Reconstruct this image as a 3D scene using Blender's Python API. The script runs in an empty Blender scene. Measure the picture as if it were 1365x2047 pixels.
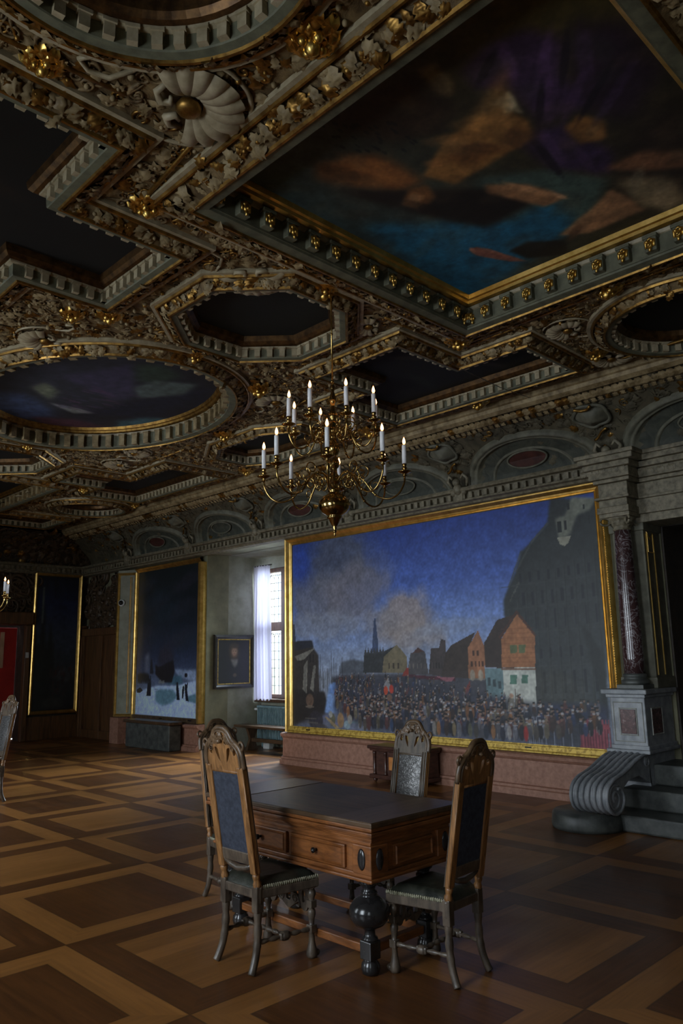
import bpy, bmesh, math, random
import numpy as np
from mathutils import Vector, Matrix, Quaternion
random.seed(7); rng = np.random.default_rng(7)
PI = math.pi
sc = bpy.context.scene
COL = sc.collection

# ------------------------------------------------------------------ camera
CAMH = 1.65
W = ((0.715783927107435, 0.1184954840074683, 0.6881948778976009),
     (-0.6980960132419662, 0.14647922824632445, 0.7008607507829452),
     (-0.017757420711651387, -0.9820909611447388, 0.18756870220661126))
cam = bpy.data.cameras.new('camera'); co = bpy.data.objects.new('camera', cam); COL.objects.link(co)
m = Matrix.Identity(4)
for i in range(3):
    m[i][0] = W[i][0]; m[i][1] = -W[i][1]; m[i][2] = -W[i][2]
m[2][3] = CAMH
co.matrix_world = m
cam.sensor_fit = 'VERTICAL'; cam.sensor_height = 36.0; cam.lens = 1530.351 / 2047 * 36.0
cam.clip_start = .05; cam.clip_end = 200
sc.camera = co

# ------------------------------------------------------------------ materials
def lin(c):
    return tuple((x / 12.92 if x <= .04045 else ((x + .055) / 1.055) ** 2.4) for x in c)
class NT:
    def __init__(s, name):
        s.m = bpy.data.materials.new(name); s.m.use_nodes = True
        s.t = s.m.node_tree; s.t.nodes.clear()
        s.out = s.n('ShaderNodeOutputMaterial')
    def n(s, typ, **kw):
        nd = s.t.nodes.new(typ)
        for k, v in kw.items():
            if k.startswith('i_'):
                nd.inputs[k[2:].replace('_', ' ')].default_value = v
            else: setattr(nd, k, v)
        return nd
    def l(s, a, b): s.t.links.new(a, b)
    def coord(s, kind='Object', scale=(1, 1, 1), rot=(0, 0, 0)):
        if kind == 'World': src = s.n('ShaderNodeNewGeometry').outputs['Position']
        else: src = s.n('ShaderNodeTexCoord').outputs[kind]
        mp = s.n('ShaderNodeMapping'); mp.inputs['Scale'].default_value = scale; mp.inputs['Rotation'].default_value = rot
        s.l(src, mp.inputs['Vector']); return mp.outputs['Vector']
    def noise(s, vec, scale=5, detail=4, rough=.55, dist=0):
        nd = s.n('ShaderNodeTexNoise'); nd.inputs['Scale'].default_value = scale; nd.inputs['Detail'].default_value = detail
        nd.inputs['Roughness'].default_value = rough; nd.inputs['Distortion'].default_value = dist
        s.l(vec, nd.inputs['Vector']); return nd.outputs['Fac']
    def ramp(s, fac, stops):
        r = s.n('ShaderNodeValToRGB'); e = r.color_ramp.elements
        while len(e) < len(stops): e.new(.5)
        for q, (p, c) in zip(e, stops):
            q.position = p; q.color = (c[0], c[1], c[2], 1) if not isinstance(c, float) else (c, c, c, 1)
        s.l(fac, r.inputs['Fac']); return r.outputs['Color']
    def mix(s, fac, a, b):
        nd = s.n('ShaderNodeMix', data_type='RGBA')
        for k, v in ((0, fac), (6, a), (7, b)):
            if hasattr(v, 'is_linked') or hasattr(v, 'links'): s.l(v, nd.inputs[k])
            elif k == 0: nd.inputs[0].default_value = v
            else: nd.inputs[k].default_value = (v[0], v[1], v[2], 1)
        return nd.outputs[2]
    def math(s, op, a, b=0.0):
        nd = s.n('ShaderNodeMath', operation=op)
        for i, v in enumerate((a, b)):
            if hasattr(v, 'links'): s.l(v, nd.inputs[i])
            else: nd.inputs[i].default_value = v
        return nd.outputs[0]
    def bsdf(s, color=None, rough=.6, metal=0.0, bump=None, bumpd=.01, bumps=.5, **kw):
        b = s.n('ShaderNodeBsdfPrincipled')
        def put(k, v):
            if hasattr(v, 'links'): s.l(v, b.inputs[k])
            elif isinstance(v, (tuple, list)): b.inputs[k].default_value = (v[0], v[1], v[2], 1)
            else: b.inputs[k].default_value = v
        if color is not None: put('Base Color', color)
        put('Roughness', rough); put('Metallic', metal)
        for k, v in kw.items(): put(k.replace('_', ' '), v)
        if bump is not None:
            bn = s.n('ShaderNodeBump'); bn.inputs['Distance'].default_value = bumpd; bn.inputs['Strength'].default_value = bumps
            s.l(bump, bn.inputs['Height']); s.l(bn.outputs['Normal'], b.inputs['Normal'])
        s.l(b.outputs[0], s.out.inputs[0]); return b
M = {}
def noisy(name, c1, c2, scale=6, rough=.6, metal=0.0, bump=.5, bumpd=.004, stretch=(1, 1, 1), kind='Object', detail=5, dist=0, p=(.35, .65), **kw):
    t = NT(name); v = t.coord(kind, stretch); f = t.noise(v, scale, detail, .6, dist)
    t.bsdf(t.ramp(f, [(p[0], c1), (p[1], c2)]), rough, metal, f, bumpd, bump, **kw)
    M[name] = t.m; return t.m

noisy('stucco', (.13, .085, .033), (.37, .275, .14), 9, .62, kind='World', bump=.6, bumpd=.006)
noisy('stucco_ground', (.07, .042, .015), (.25, .165, .07), 7, .7, kind='World', bump=.9, bumpd=.02, detail=6, dist=1.2)
noisy('stucco_white', (.29, .235, .14), (.44, .365, .235), 14, .5, kind='World', bump=.3)
noisy('stucco_green', (.09, .09, .056), (.165, .16, .10), 10, .7, kind='World')
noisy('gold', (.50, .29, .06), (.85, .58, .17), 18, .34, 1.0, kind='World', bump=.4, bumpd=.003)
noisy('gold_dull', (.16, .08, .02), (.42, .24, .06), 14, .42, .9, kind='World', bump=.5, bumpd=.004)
noisy('frame_gold', (.62, .37, .09), (.86, .57, .18), 10, .3, .92, kind='World', bump=.25, bumpd=.002)
noisy('frame_flat', (.34, .21, .03), (.62, .42, .08), 22, .5, .3, kind='World', bump=.3, bumpd=.003, p=(.42, .52))
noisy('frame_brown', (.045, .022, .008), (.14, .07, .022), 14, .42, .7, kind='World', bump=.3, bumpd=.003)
noisy('brass', (.33, .21, .07), (.48, .33, .12), 12, .16, 1.0, bump=.05, bumpd=.001)
noisy('dark_moulding', (.035, .022, .012), (.10, .06, .03), 12, .5, kind='World')
noisy('cove_stone', (.05, .042, .024), (.115, .095, .056), 5, .75, kind='World', bump=.7, bumpd=.012, detail=7, dist=.8)
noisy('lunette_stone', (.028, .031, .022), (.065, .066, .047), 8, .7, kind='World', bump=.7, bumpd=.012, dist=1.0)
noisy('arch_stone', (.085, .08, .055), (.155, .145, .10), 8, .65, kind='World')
noisy('medallion_red', (.035, .010, .007), (.075, .021, .014), 10, .6, kind='World')
noisy('grey_stone', (.20, .215, .23), (.36, .37, .385), 10, .5, kind='World', bump=.5, bumpd=.006)
noisy('dark_stone', (.035, .038, .036), (.095, .10, .09), 8, .45, kind='World')
noisy('pale_stone', (.25, .25, .22), (.42, .41, .36), 14, .5, kind='World')
noisy('entab_stone', (.10, .085, .052), (.24, .205, .135), 16, .6, kind='World', bump=.7, bumpd=.008)
noisy('pink_stone', (.25, .118, .076), (.37, .19, .128), 16, .55, kind='World', bump=.2)
noisy('plaster', (.22, .215, .16), (.31, .305, .235), 5, .85, kind='World', bump=.3)
noisy('wall_olive', (.15, .14, .085), (.22, .205, .125), 4, .8, kind='World', bump=.2)
noisy('dark_wall', (.02, .014, .01), (.05, .035, .022), 8, .6, kind='World', bump=.8, bumpd=.01)
noisy('brown_panel', (.055, .024, .009), (.15, .065, .022), 5, .45, kind='World', stretch=(4, 4, .4), dist=.6)
noisy('chair_wood', (.13, .058, .018), (.33, .155, .052), 9, .42, stretch=(5, 5, .6), dist=.8, bump=.3, bumpd=.002)
noisy('leg_wood', (.045, .033, .024), (.12, .09, .064), 14, .33, stretch=(2, 2, .7), bump=.3, bumpd=.002)
noisy('crest_wood', (.06, .036, .02), (.16, .095, .048), 12, .36, bump=.4, bumpd=.003)
noisy('table_wood', (.11, .036, .009), (.27, .095, .025), 6, .38, stretch=(1, 1, 5), dist=.9, bump=.15, bumpd=.002)
noisy('table_top_wood', (.045, .026, .014), (.11, .060, .028), 5, .4, stretch=(6, .6, 1), dist=.7, bump=.12, bumpd=.002)
noisy('table_top_border', (.058, .031, .014), (.13, .07, .032), 5, .36, stretch=(.6, 6, 1), dist=.7, bump=.12, bumpd=.002)
noisy('ebony', (.012, .011, .011), (.03, .028, .028), 8, .2, bump=.1, bumpd=.002)
noisy('inlay_orange', (.40, .14, .03), (.60, .24, .06), 12, .4)
noisy('cabinet_wood', (.035, .014, .010), (.085, .034, .022), 9, .3, stretch=(1, 1, 4), bump=.2)
noisy('bench_wood', (.04, .023, .012), (.10, .055, .028), 8, .4, stretch=(4, .6, 1))
noisy('window_wood', (.045, .022, .012), (.11, .055, .03), 9, .5, stretch=(3, 3, .5))
noisy('navy_cloth', (.016, .020, .032), (.035, .042, .062), 40, .85, bump=.3, bumpd=.001)
noisy('seat_leather', (.010, .012, .009), (.035, .036, .026), 16, .34, bump=.8, bumpd=.006)
noisy('fringe', (.10, .09, .05), (.42, .40, .28), 60, .5, bump=.9, bumpd=.006)
noisy('teal_paint', (.16, .25, .28), (.24, .35, .38), 8, .4)
noisy('white_plastic', (.62, .63, .62), (.75, .75, .74), 20, .4, bump=.05)
noisy('box_grey', (.42, .42, .40), (.55, .55, .52), 12, .5)
noisy('black_plastic', (.008, .008, .009), (.016, .016, .018), 20, .25, bump=.05)
noisy('wax', (.85, .85, .86), (.90, .90, .90), 12, .45, bump=.1, bumpd=.001)
noisy('red_board', (.33, .012, .008), (.48, .02, .014), 3, .6)
noisy('pale_strip', (.45, .26, .15), (.60, .36, .22), 6, .55)
noisy('roof_void', (.05, .05, .05), (.08, .08, .08), 2, .9)
noisy('lead', (.03, .03, .03), (.06, .06, .06), 20, .5)
noisy('portrait_frame', (.010, .008, .006), (.03, .022, .014), 10, .35)
noisy('cable_steel', (.18, .18, .18), (.3, .3, .3), 20, .35, 1.0)

def leather_shiny():
    t = NT('shiny_leather'); v = t.coord('Object', (1, 1, 1))
    w = t.n('ShaderNodeTexWave', wave_type='RINGS'); w.inputs['Scale'].default_value = 16; w.inputs['Distortion'].default_value = 16
    w.inputs['Detail'].default_value = 3; w.inputs['Detail Scale'].default_value = 1.6; t.l(v, w.inputs['Vector'])
    f = t.noise(v, 55, 4); g = t.math('ADD', t.math('MULTIPLY', w.outputs['Fac'], .35), t.math('MULTIPLY', f, .9))
    t.bsdf(t.ramp(g, [(.35, (.06, .058, .058)), (.85, (.17, .165, .16))]), .26, .5, g, .005, .45)
    M['shiny_leather'] = t.m
leather_shiny()
def marble():
    t = NT('veined_marble'); v = t.coord('World', (1, 1, .8))
    f = t.noise(v, 5, 8, .66, 2.2); a = t.math('ABSOLUTE', t.math('SUBTRACT', f, .5)); b = t.noise(v, 3.2, 3)
    vein = t.math('MULTIPLY', t.math('SUBTRACT', 1.0, t.math('MULTIPLY', a, 30.0)), t.math('MULTIPLY', b, 1.35))
    c = t.mix(t.ramp(vein, [(.25, (0., 0., 0.)), (.8, (1., 1., 1.))]), t.ramp(b, [(.3, (.026, .013, .013)), (.7, (.07, .033, .033))]), (.34, .31, .32))
    t.bsdf(c, .16, 0.0); M['veined_marble'] = t.m
marble()
def inlay_marble():
    t = NT('inlay_marble'); v = t.coord('World'); f = t.noise(v, 12, 8, .7, 2.0)
    t.bsdf(t.ramp(f, [(.40, (.05, .02, .02)), (.58, (.13, .055, .05)), (.68, (.45, .40, .38))]), .25); M['inlay_marble'] = t.m
inlay_marble()
def parquet():
    t = NT('parquet'); geo = t.n('ShaderNodeNewGeometry'); sp = t.n('ShaderNodeSeparateXYZ'); t.l(geo.outputs['Position'], sp.inputs[0])
    P = 1.322
    u = t.math('DIVIDE', t.math('SUBTRACT', sp.outputs['X'], 2.27 - 10 * P), P); v = t.math('DIVIDE', t.math('SUBTRACT', sp.outputs['Y'], 3.40 - 10 * P), P)
    iu = t.math('FLOOR', u); iv = t.math('FLOOR', v); fu = t.math('FRACT', u); fv = t.math('FRACT', v)
    par = t.math('MODULO', t.math('ADD', iu, iv), 2.0)           # 0 light centre, 1 dark centre
    du = t.math('MINIMUM', fu, t.math('SUBTRACT', 1.0, fu)); dv = t.math('MINIMUM', fv, t.math('SUBTRACT', 1.0, fv))
    d = t.math('MINIMUM', du, dv)
    centre = t.math('GREATER_THAN', d, .155)
    tone = t.math('ABSOLUTE', t.math('SUBTRACT', par, centre))      # 1 = light
    seam = t.math('LESS_THAN', t.math('ABSOLUTE', t.math('SUBTRACT', d, .155)), .0035)
    seam2 = t.math('LESS_THAN', d, .004)
    # grain direction: frame boards follow their edge, panels alternate
    horiz = t.math('GREATER_THAN', dv, du)
    dirn = t.mix(centre, horiz, par)
    gx = t.coord('World', (14, .9, 1)); gy = t.coord('World', (.9, 14, 1))
    nx = t.noise(gx, 2.4, 6, .62, .5); ny = t.noise(gy, 2.4, 6, .62, .5)
    g = t.mix(dirn, ny, nx)
    # boards inside the panels
    bw = t.mix(dirn, fv, fu); bi = t.math('FLOOR', t.math('MULTIPLY', bw, 9.0))
    wn = t.n('ShaderNodeTexWhiteNoise', noise_dimensions='3D'); cb = t.n('ShaderNodeCombineXYZ')
    t.l(bi, cb.inputs[0]); t.l(iu, cb.inputs[1]); t.l(iv, cb.inputs[2]); t.l(cb.outputs[0], wn.inputs['Vector'])
    big = t.noise(t.coord('World'), .9, 3)
    lightc = t.ramp(g, [(.25, (.20, .080, .020)), (.75, (.33, .140, .036))]); darkc = t.ramp(g, [(.25, (.060, .022, .007)), (.75, (.14, .052, .014))])
    c = t.mix(tone, darkc, lightc)
    vary = t.math('ADD', t.math('MULTIPLY', wn.outputs['Value'], .28), t.math('ADD', .62, t.math('MULTIPLY', big, .44)))
    hs = t.n('ShaderNodeHueSaturation'); t.l(vary, hs.inputs['Value']); t.l(c, hs.inputs['Color'])
    c2 = t.mix(t.math('MULTIPLY', t.math('MAXIMUM', seam, seam2), .6), hs.outputs[0], (.03, .014, .006))
    r = t.math('ADD', .24, t.math('MULTIPLY', t.noise(t.coord('World'), 3, 4), .22))
    t.bsdf(c2, r, 0.0, g, .0015, .35); M['parquet'] = t.m
parquet()
def vc_mat(name, rough=.55, tint=1.0):
    t = NT(name); a = t.n('ShaderNodeVertexColor', layer_name='paint'); f = t.noise(t.coord('World'), 160, 2)
    t.bsdf(a.outputs['Color'], rough, 0.0, f, .0012, .35); M[name] = t.m
vc_mat('oil_paint', .5); vc_mat('ceiling_paint', .75)
def flame():
    t = NT('flame'); e = t.n('ShaderNodeEmission'); tc = t.n('ShaderNodeTexCoord'); sp = t.n('ShaderNodeSeparateXYZ'); t.l(tc.outputs['Generated'], sp.inputs[0])
    t.l(t.ramp(sp.outputs['Z'], [(0.0, (1.0, .16, .03)), (.3, (1.0, .50, .18)), (.75, (1.0, .55, .24)), (1.0, (1.0, .20, .04))]), e.inputs['Color'])
    e.inputs['Strength'].default_value = 7.0; t.l(e.outputs[0], t.out.inputs[0]); M['flame'] = t.m
flame()
def glass():
    t = NT('window_glass'); a = t.n('ShaderNodeBsdfTransparent'); b = t.n('ShaderNodeBsdfGlossy'); b.inputs['Roughness'].default_value = .03
    f = t.n('ShaderNodeValue'); f.outputs[0].default_value = .05; mx = t.n('ShaderNodeMixShader'); a.inputs[0].default_value = (.93, .96, .97, 1)
    t.l(f.outputs[0], mx.inputs[0]); t.l(a.outputs[0], mx.inputs[1]); t.l(b.outputs[0], mx.inputs[2]); t.l(mx.outputs[0], t.out.inputs[0]); M['window_glass'] = t.m
glass()
def curtain():
    t = NT('curtain_cloth'); d = t.n('ShaderNodeBsdfDiffuse'); d.inputs[0].default_value = (.66, .64, .74, 1)
    tr = t.n('ShaderNodeBsdfTranslucent'); tr.inputs[0].default_value = (.30, .285, .36, 1); mx = t.n('ShaderNodeMixShader'); mx.inputs[0].default_value = .42
    wv = t.noise(t.coord('World', (1, 1, 1)), 90, 2); bn = t.n('ShaderNodeBump'); bn.inputs['Strength'].default_value = .2; bn.inputs['Distance'].default_value = .002
    t.l(wv, bn.inputs['Height']); t.l(bn.outputs[0], d.inputs['Normal'])
    t.l(d.outputs[0], mx.inputs[1]); t.l(tr.outputs[0], mx.inputs[2]); t.l(mx.outputs[0], t.out.inputs[0]); M['curtain_cloth'] = t.m
curtain()

# ------------------------------------------------------------------ mesh helpers
class MB:
    def __init__(s): s.v = []; s.f = []; s.mi = []; s.sm = []
    def add(s, verts, faces, mi=0, smooth=False):
        o = len(s.v); s.v.extend([tuple(p) for p in verts])
        for f in faces: s.f.append([i + o for i in f]); s.mi.append(mi); s.sm.append(smooth)
        return s
    def box(s, x0, x1, y0, y1, z0, z1, mi=0):
        return s.add([(x0, y0, z0), (x1, y0, z0), (x1, y1, z0), (x0, y1, z0), (x0, y0, z1), (x1, y0, z1), (x1, y1, z1), (x0, y1, z1)],
              [(0, 3, 2, 1), (4, 5, 6, 7), (0, 1, 5, 4), (1, 2, 6, 5), (2, 3, 7, 6), (3, 0, 4, 7)], mi)
    def bev(s, x0, x1, y0, y1, z0, z1, b=.006, mi=0):      # box with chamfered edges
        bm = bmesh.new(); bmesh.ops.create_cube(bm, size=1)
        for v in bm.verts: v.co = Vector(((x0 + x1) / 2 + v.co.x * (x1 - x0), (y0 + y1) / 2 + v.co.y * (y1 - y0), (z0 + z1) / 2 + v.co.z * (z1 - z0)))
        bmesh.ops.bevel(bm, geom=bm.edges[:], offset=b, segments=2, affect='EDGES', profile=.5)
        s.bm(bm, mi); return s
    def bm(s, bm, mi=0, smooth=False, mat=None):
        bm.verts.index_update()
        vs = [(mat @ v.co if mat else v.co)[:] for v in bm.verts]
        s.add(vs, [[v.index for v in f.verts] for f in bm.faces], mi, smooth); bm.free(); return s
    def lathe(s, prof, c=(0, 0, 0), seg=16, mi=0, axis=None, smooth=True, cap=True):
        n = len(prof); vs = []; R = axis if axis is not None else Matrix.Identity(3); c = Vector(c)
        for r, z in prof:
            for k in range(seg):
                a = 2 * PI * k / seg; vs.append(c + R @ Vector((r * math.cos(a), r * math.sin(a), z)))
        fs = [(i * seg + k, i * seg + (k + 1) % seg, (i + 1) * seg + (k + 1) % seg, (i + 1) * seg + k) for i in range(n - 1) for k in range(seg)]
        if cap:
            fs.append(list(range(seg))[::-1]); fs.append([(n - 1) * seg + k for k in range(seg)])
        return s.add(vs, fs, mi, smooth)
    def tube(s, path, rad, seg=8, mi=0, closed=False, flat=1.0):
        P = [Vector(p) for p in path]; n = len(P)
        if not hasattr(rad, '__len__'): rad = [rad] * n
        vs = []; up = None
        for i in range(n):
            a = P[(i - 1) % n] if (closed or i > 0) else P[0]; b = P[(i + 1) % n] if (closed or i < n - 1) else P[-1]
            t = (b - a); t = t.normalized() if t.length > 1e-9 else Vector((0, 0, 1))
            if up is None: up = t.orthogonal().normalized()
            up = (up - t * up.dot(t)); up = up.normalized() if up.length > 1e-6 else t.orthogonal().normalized()
            sd = t.cross(up)
            for k in range(seg):
                q = 2 * PI * k / seg; vs.append(P[i] + rad[i] * (math.cos(q) * up + flat * math.sin(q) * sd))
        rg = range(n if closed else n - 1)
        fs = [(i * seg + k, i * seg + (k + 1) % seg, ((i + 1) % n) * seg + (k + 1) % seg, ((i + 1) % n) * seg + k) for i in rg for k in range(seg)]
        if not closed: fs.append(list(range(seg))[::-1]); fs.append([(n - 1) * seg + k for k in range(seg)])
        return s.add(vs, fs, mi, True)
    def sphere(s, c, r, sc_=(1, 1, 1), mi=0, u=12, v=8):
        return s.lathe([(max(1e-4, r * math.sin(PI * i / v)) * 1, -r * math.cos(PI * i / v) * sc_[2]) for i in range(v + 1)], c, u, mi,
            Matrix.Diagonal((sc_[0], sc_[1], 1)).to_3x3())
    def grid(s, fn, nu, nv, mi=0, smooth=True, flip=False):
        vs = [fn(i / nu, j / nv) for j in range(nv + 1) for i in range(nu + 1)]
        fs = [(j * (nu + 1) + i, j * (nu + 1) + i + 1, (j + 1) * (nu + 1) + i + 1, (j + 1) * (nu + 1) + i) for j in range(nv) for i in range(nu)]
        if flip: fs = [f[::-1] for f in fs]
        return s.add(vs, fs, mi, smooth)
    def sweep(s, poly, prof, closed=True, mi=0, xf=None, smooth=False):
        """poly: 2D points; prof: (inward offset, height); xf maps (x,y,h) to 3D"""
        n = len(poly); vs = []; xf = xf or (lambda x, y, h: (x, y, h))
        mit = miters(poly, closed)
        for (x, y), (mx, my) in zip(poly, mit):
            for d, h in prof: vs.append(xf(x + mx * d, y + my * d, h))
        k = len(prof)
        fs = [(i * k + j, ((i + 1) % n) * k + j, ((i + 1) % n) * k + j + 1, i * k + j + 1) for i in range(n if closed else n - 1) for j in range(k - 1)]
        return s.add(vs, fs, mi, smooth)
    def prism(s, poly, z0, z1, xf=None, mi=0):
        n = len(poly); xf = xf or (lambda x, y, h: (x, y, h))
        vs = [xf(x, y, z0) for x, y in poly] + [xf(x, y, z1) for x, y in poly]
        fs = [list(range(n))[::-1], list(range(n, 2 * n))] + [(i, (i + 1) % n, n + (i + 1) % n, n + i) for i in range(n)]
        return s.add(vs, fs, mi)
    def xform(s, mat, start=0):
        for i in range(start, len(s.v)): s.v[i] = (mat @ Vector(s.v[i]))[:]
        return s
    def build(s, name, mats, parent=None, recalc=True):
        me = bpy.data.meshes.new(name); me.from_pydata(s.v, [], s.f)
        if not isinstance(mats, (list, tuple)): mats = [mats]
        for q in mats: me.materials.append(M[q] if isinstance(q, str) else q)
        me.polygons.foreach_set('material_index', s.mi); me.polygons.foreach_set('use_smooth', s.sm)
        if recalc and len(s.v) < 60000:
            bm = bmesh.new(); bm.from_mesh(me); bmesh.ops.recalc_face_normals(bm, faces=bm.faces[:]); bm.to_mesh(me); bm.free()
        me.update()
        o = bpy.data.objects.new(name, me); COL.objects.link(o)
        if parent is not None: o.parent = parent
        return o
def miters(poly, closed=True):
    n = len(poly); out = []
    for i in range(n):
        p = Vector(poly[i]); a = Vector(poly[(i - 1) % n]); b = Vector(poly[(i + 1) % n])
        if not closed and i == 0: e1 = e2 = (b - p).normalized()
        elif not closed and i == n - 1: e1 = e2 = (p - a).normalized()
        else: e1 = (p - a).normalized(); e2 = (b - p).normalized()
        n1 = Vector((-e1.y, e1.x)); n2 = Vector((-e2.y, e2.x)); mm = n1 + n2
        dd = max(.25, 1 + n1.dot(n2)); out.append((mm.x / dd, mm.y / dd))
    return out
def offset(poly, d):
    return [(x + mx * d, y + my * d) for (x, y), (mx, my) in zip(poly, miters(poly))]
def thing(name, label, cat, loc=(0, 0, 0), rz=0, group=None):
    o = bpy.data.objects.new(name, None); COL.objects.link(o); o.location = loc; o.rotation_euler = (0, 0, rz); o.empty_display_size = .1
    o['label'] = label; o['category'] = cat
    if group: o['group'] = group
    return o
def tag(o, label, cat, group=None):
    o['label'] = label; o['category'] = cat
    if group: o['group'] = group
    return o
def struct(o): o['kind'] = 'structure'; return o
def sempty(name):
    o = bpy.data.objects.new(name, None); COL.objects.link(o); o['kind'] = 'structure'; o.empty_display_size = .1; return o
def kids(o): return [c for c in bpy.data.objects if c.parent == o]
def copy_tree(o, parent=None):
    c = o.copy(); COL.objects.link(c)
    if parent is not None: c.parent = parent
    for k in kids(o): copy_tree(k, c)
    return c
def bez_plate(name, outlines, depth, bevel=.004, res=8):
    """flat pierced plate from 2D outlines (first outer, rest holes): returns list of verts, faces (x, y, +-depth)"""
    cu = bpy.data.curves.new(name, 'CURVE'); cu.dimensions = '2D'; cu.fill_mode = 'BOTH'; cu.extrude = depth / 2; cu.bevel_depth = bevel; cu.bevel_resolution = 1
    for pts in outlines:
        sp = cu.splines.new('POLY'); sp.points.add(len(pts) - 1); sp.use_cyclic_u = True
        for q, (x, y) in zip(sp.points, pts): q.co = (x, y, 0, 1)
    ob = bpy.data.objects.new(name, cu); COL.objects.link(ob); dg = bpy.context.evaluated_depsgraph_get(); dg.update()
    ev = ob.evaluated_get(dg); me = ev.to_mesh(); vs = [v.co[:] for v in me.vertices]; fs = [list(p.vertices) for p in me.polygons]; ev.to_mesh_clear()
    bpy.data.objects.remove(ob); bpy.data.curves.remove(cu); return vs, fs
def smooth_closed(pts, n=6):
    """Catmull-Rom through closed control points"""
    out = []; k = len(pts)
    for i in range(k):
        p0, p1, p2, p3 = (Vector(pts[(i + j - 1) % k]) for j in range(4))
        for a in range(n):
            t = a / n; out.append(tuple(.5 * ((2 * p1) + (p2 - p0) * t + (2 * p0 - 5 * p1 + 4 * p2 - p3) * t * t + (3 * p1 - p0 - 3 * p2 + p3) * t ** 3)))
    return out
def smooth_open(pts, n=6):
    P = [Vector(p) for p in pts]; P = [2 * P[0] - P[1]] + P + [2 * P[-1] - P[-2]]; out = []
    for i in range(1, len(P) - 2):
        p0, p1, p2, p3 = P[i - 1:i + 3]
        for a in range(n):
            t = a / n; out.append(.5 * ((2 * p1) + (p2 - p0) * t + (2 * p0 - 5 * p1 + 4 * p2 - p3) * t * t + (3 * p1 - p0 - 3 * p2 + p3) * t ** 3))
    out.append(P[-2]); return [tuple(q) for q in out]
def ellipse(cx, cy, rx, ry, n=64): return [(cx + rx * math.cos(2 * PI * i / n), cy + ry * math.sin(2 * PI * i / n)) for i in range(n)]

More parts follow.
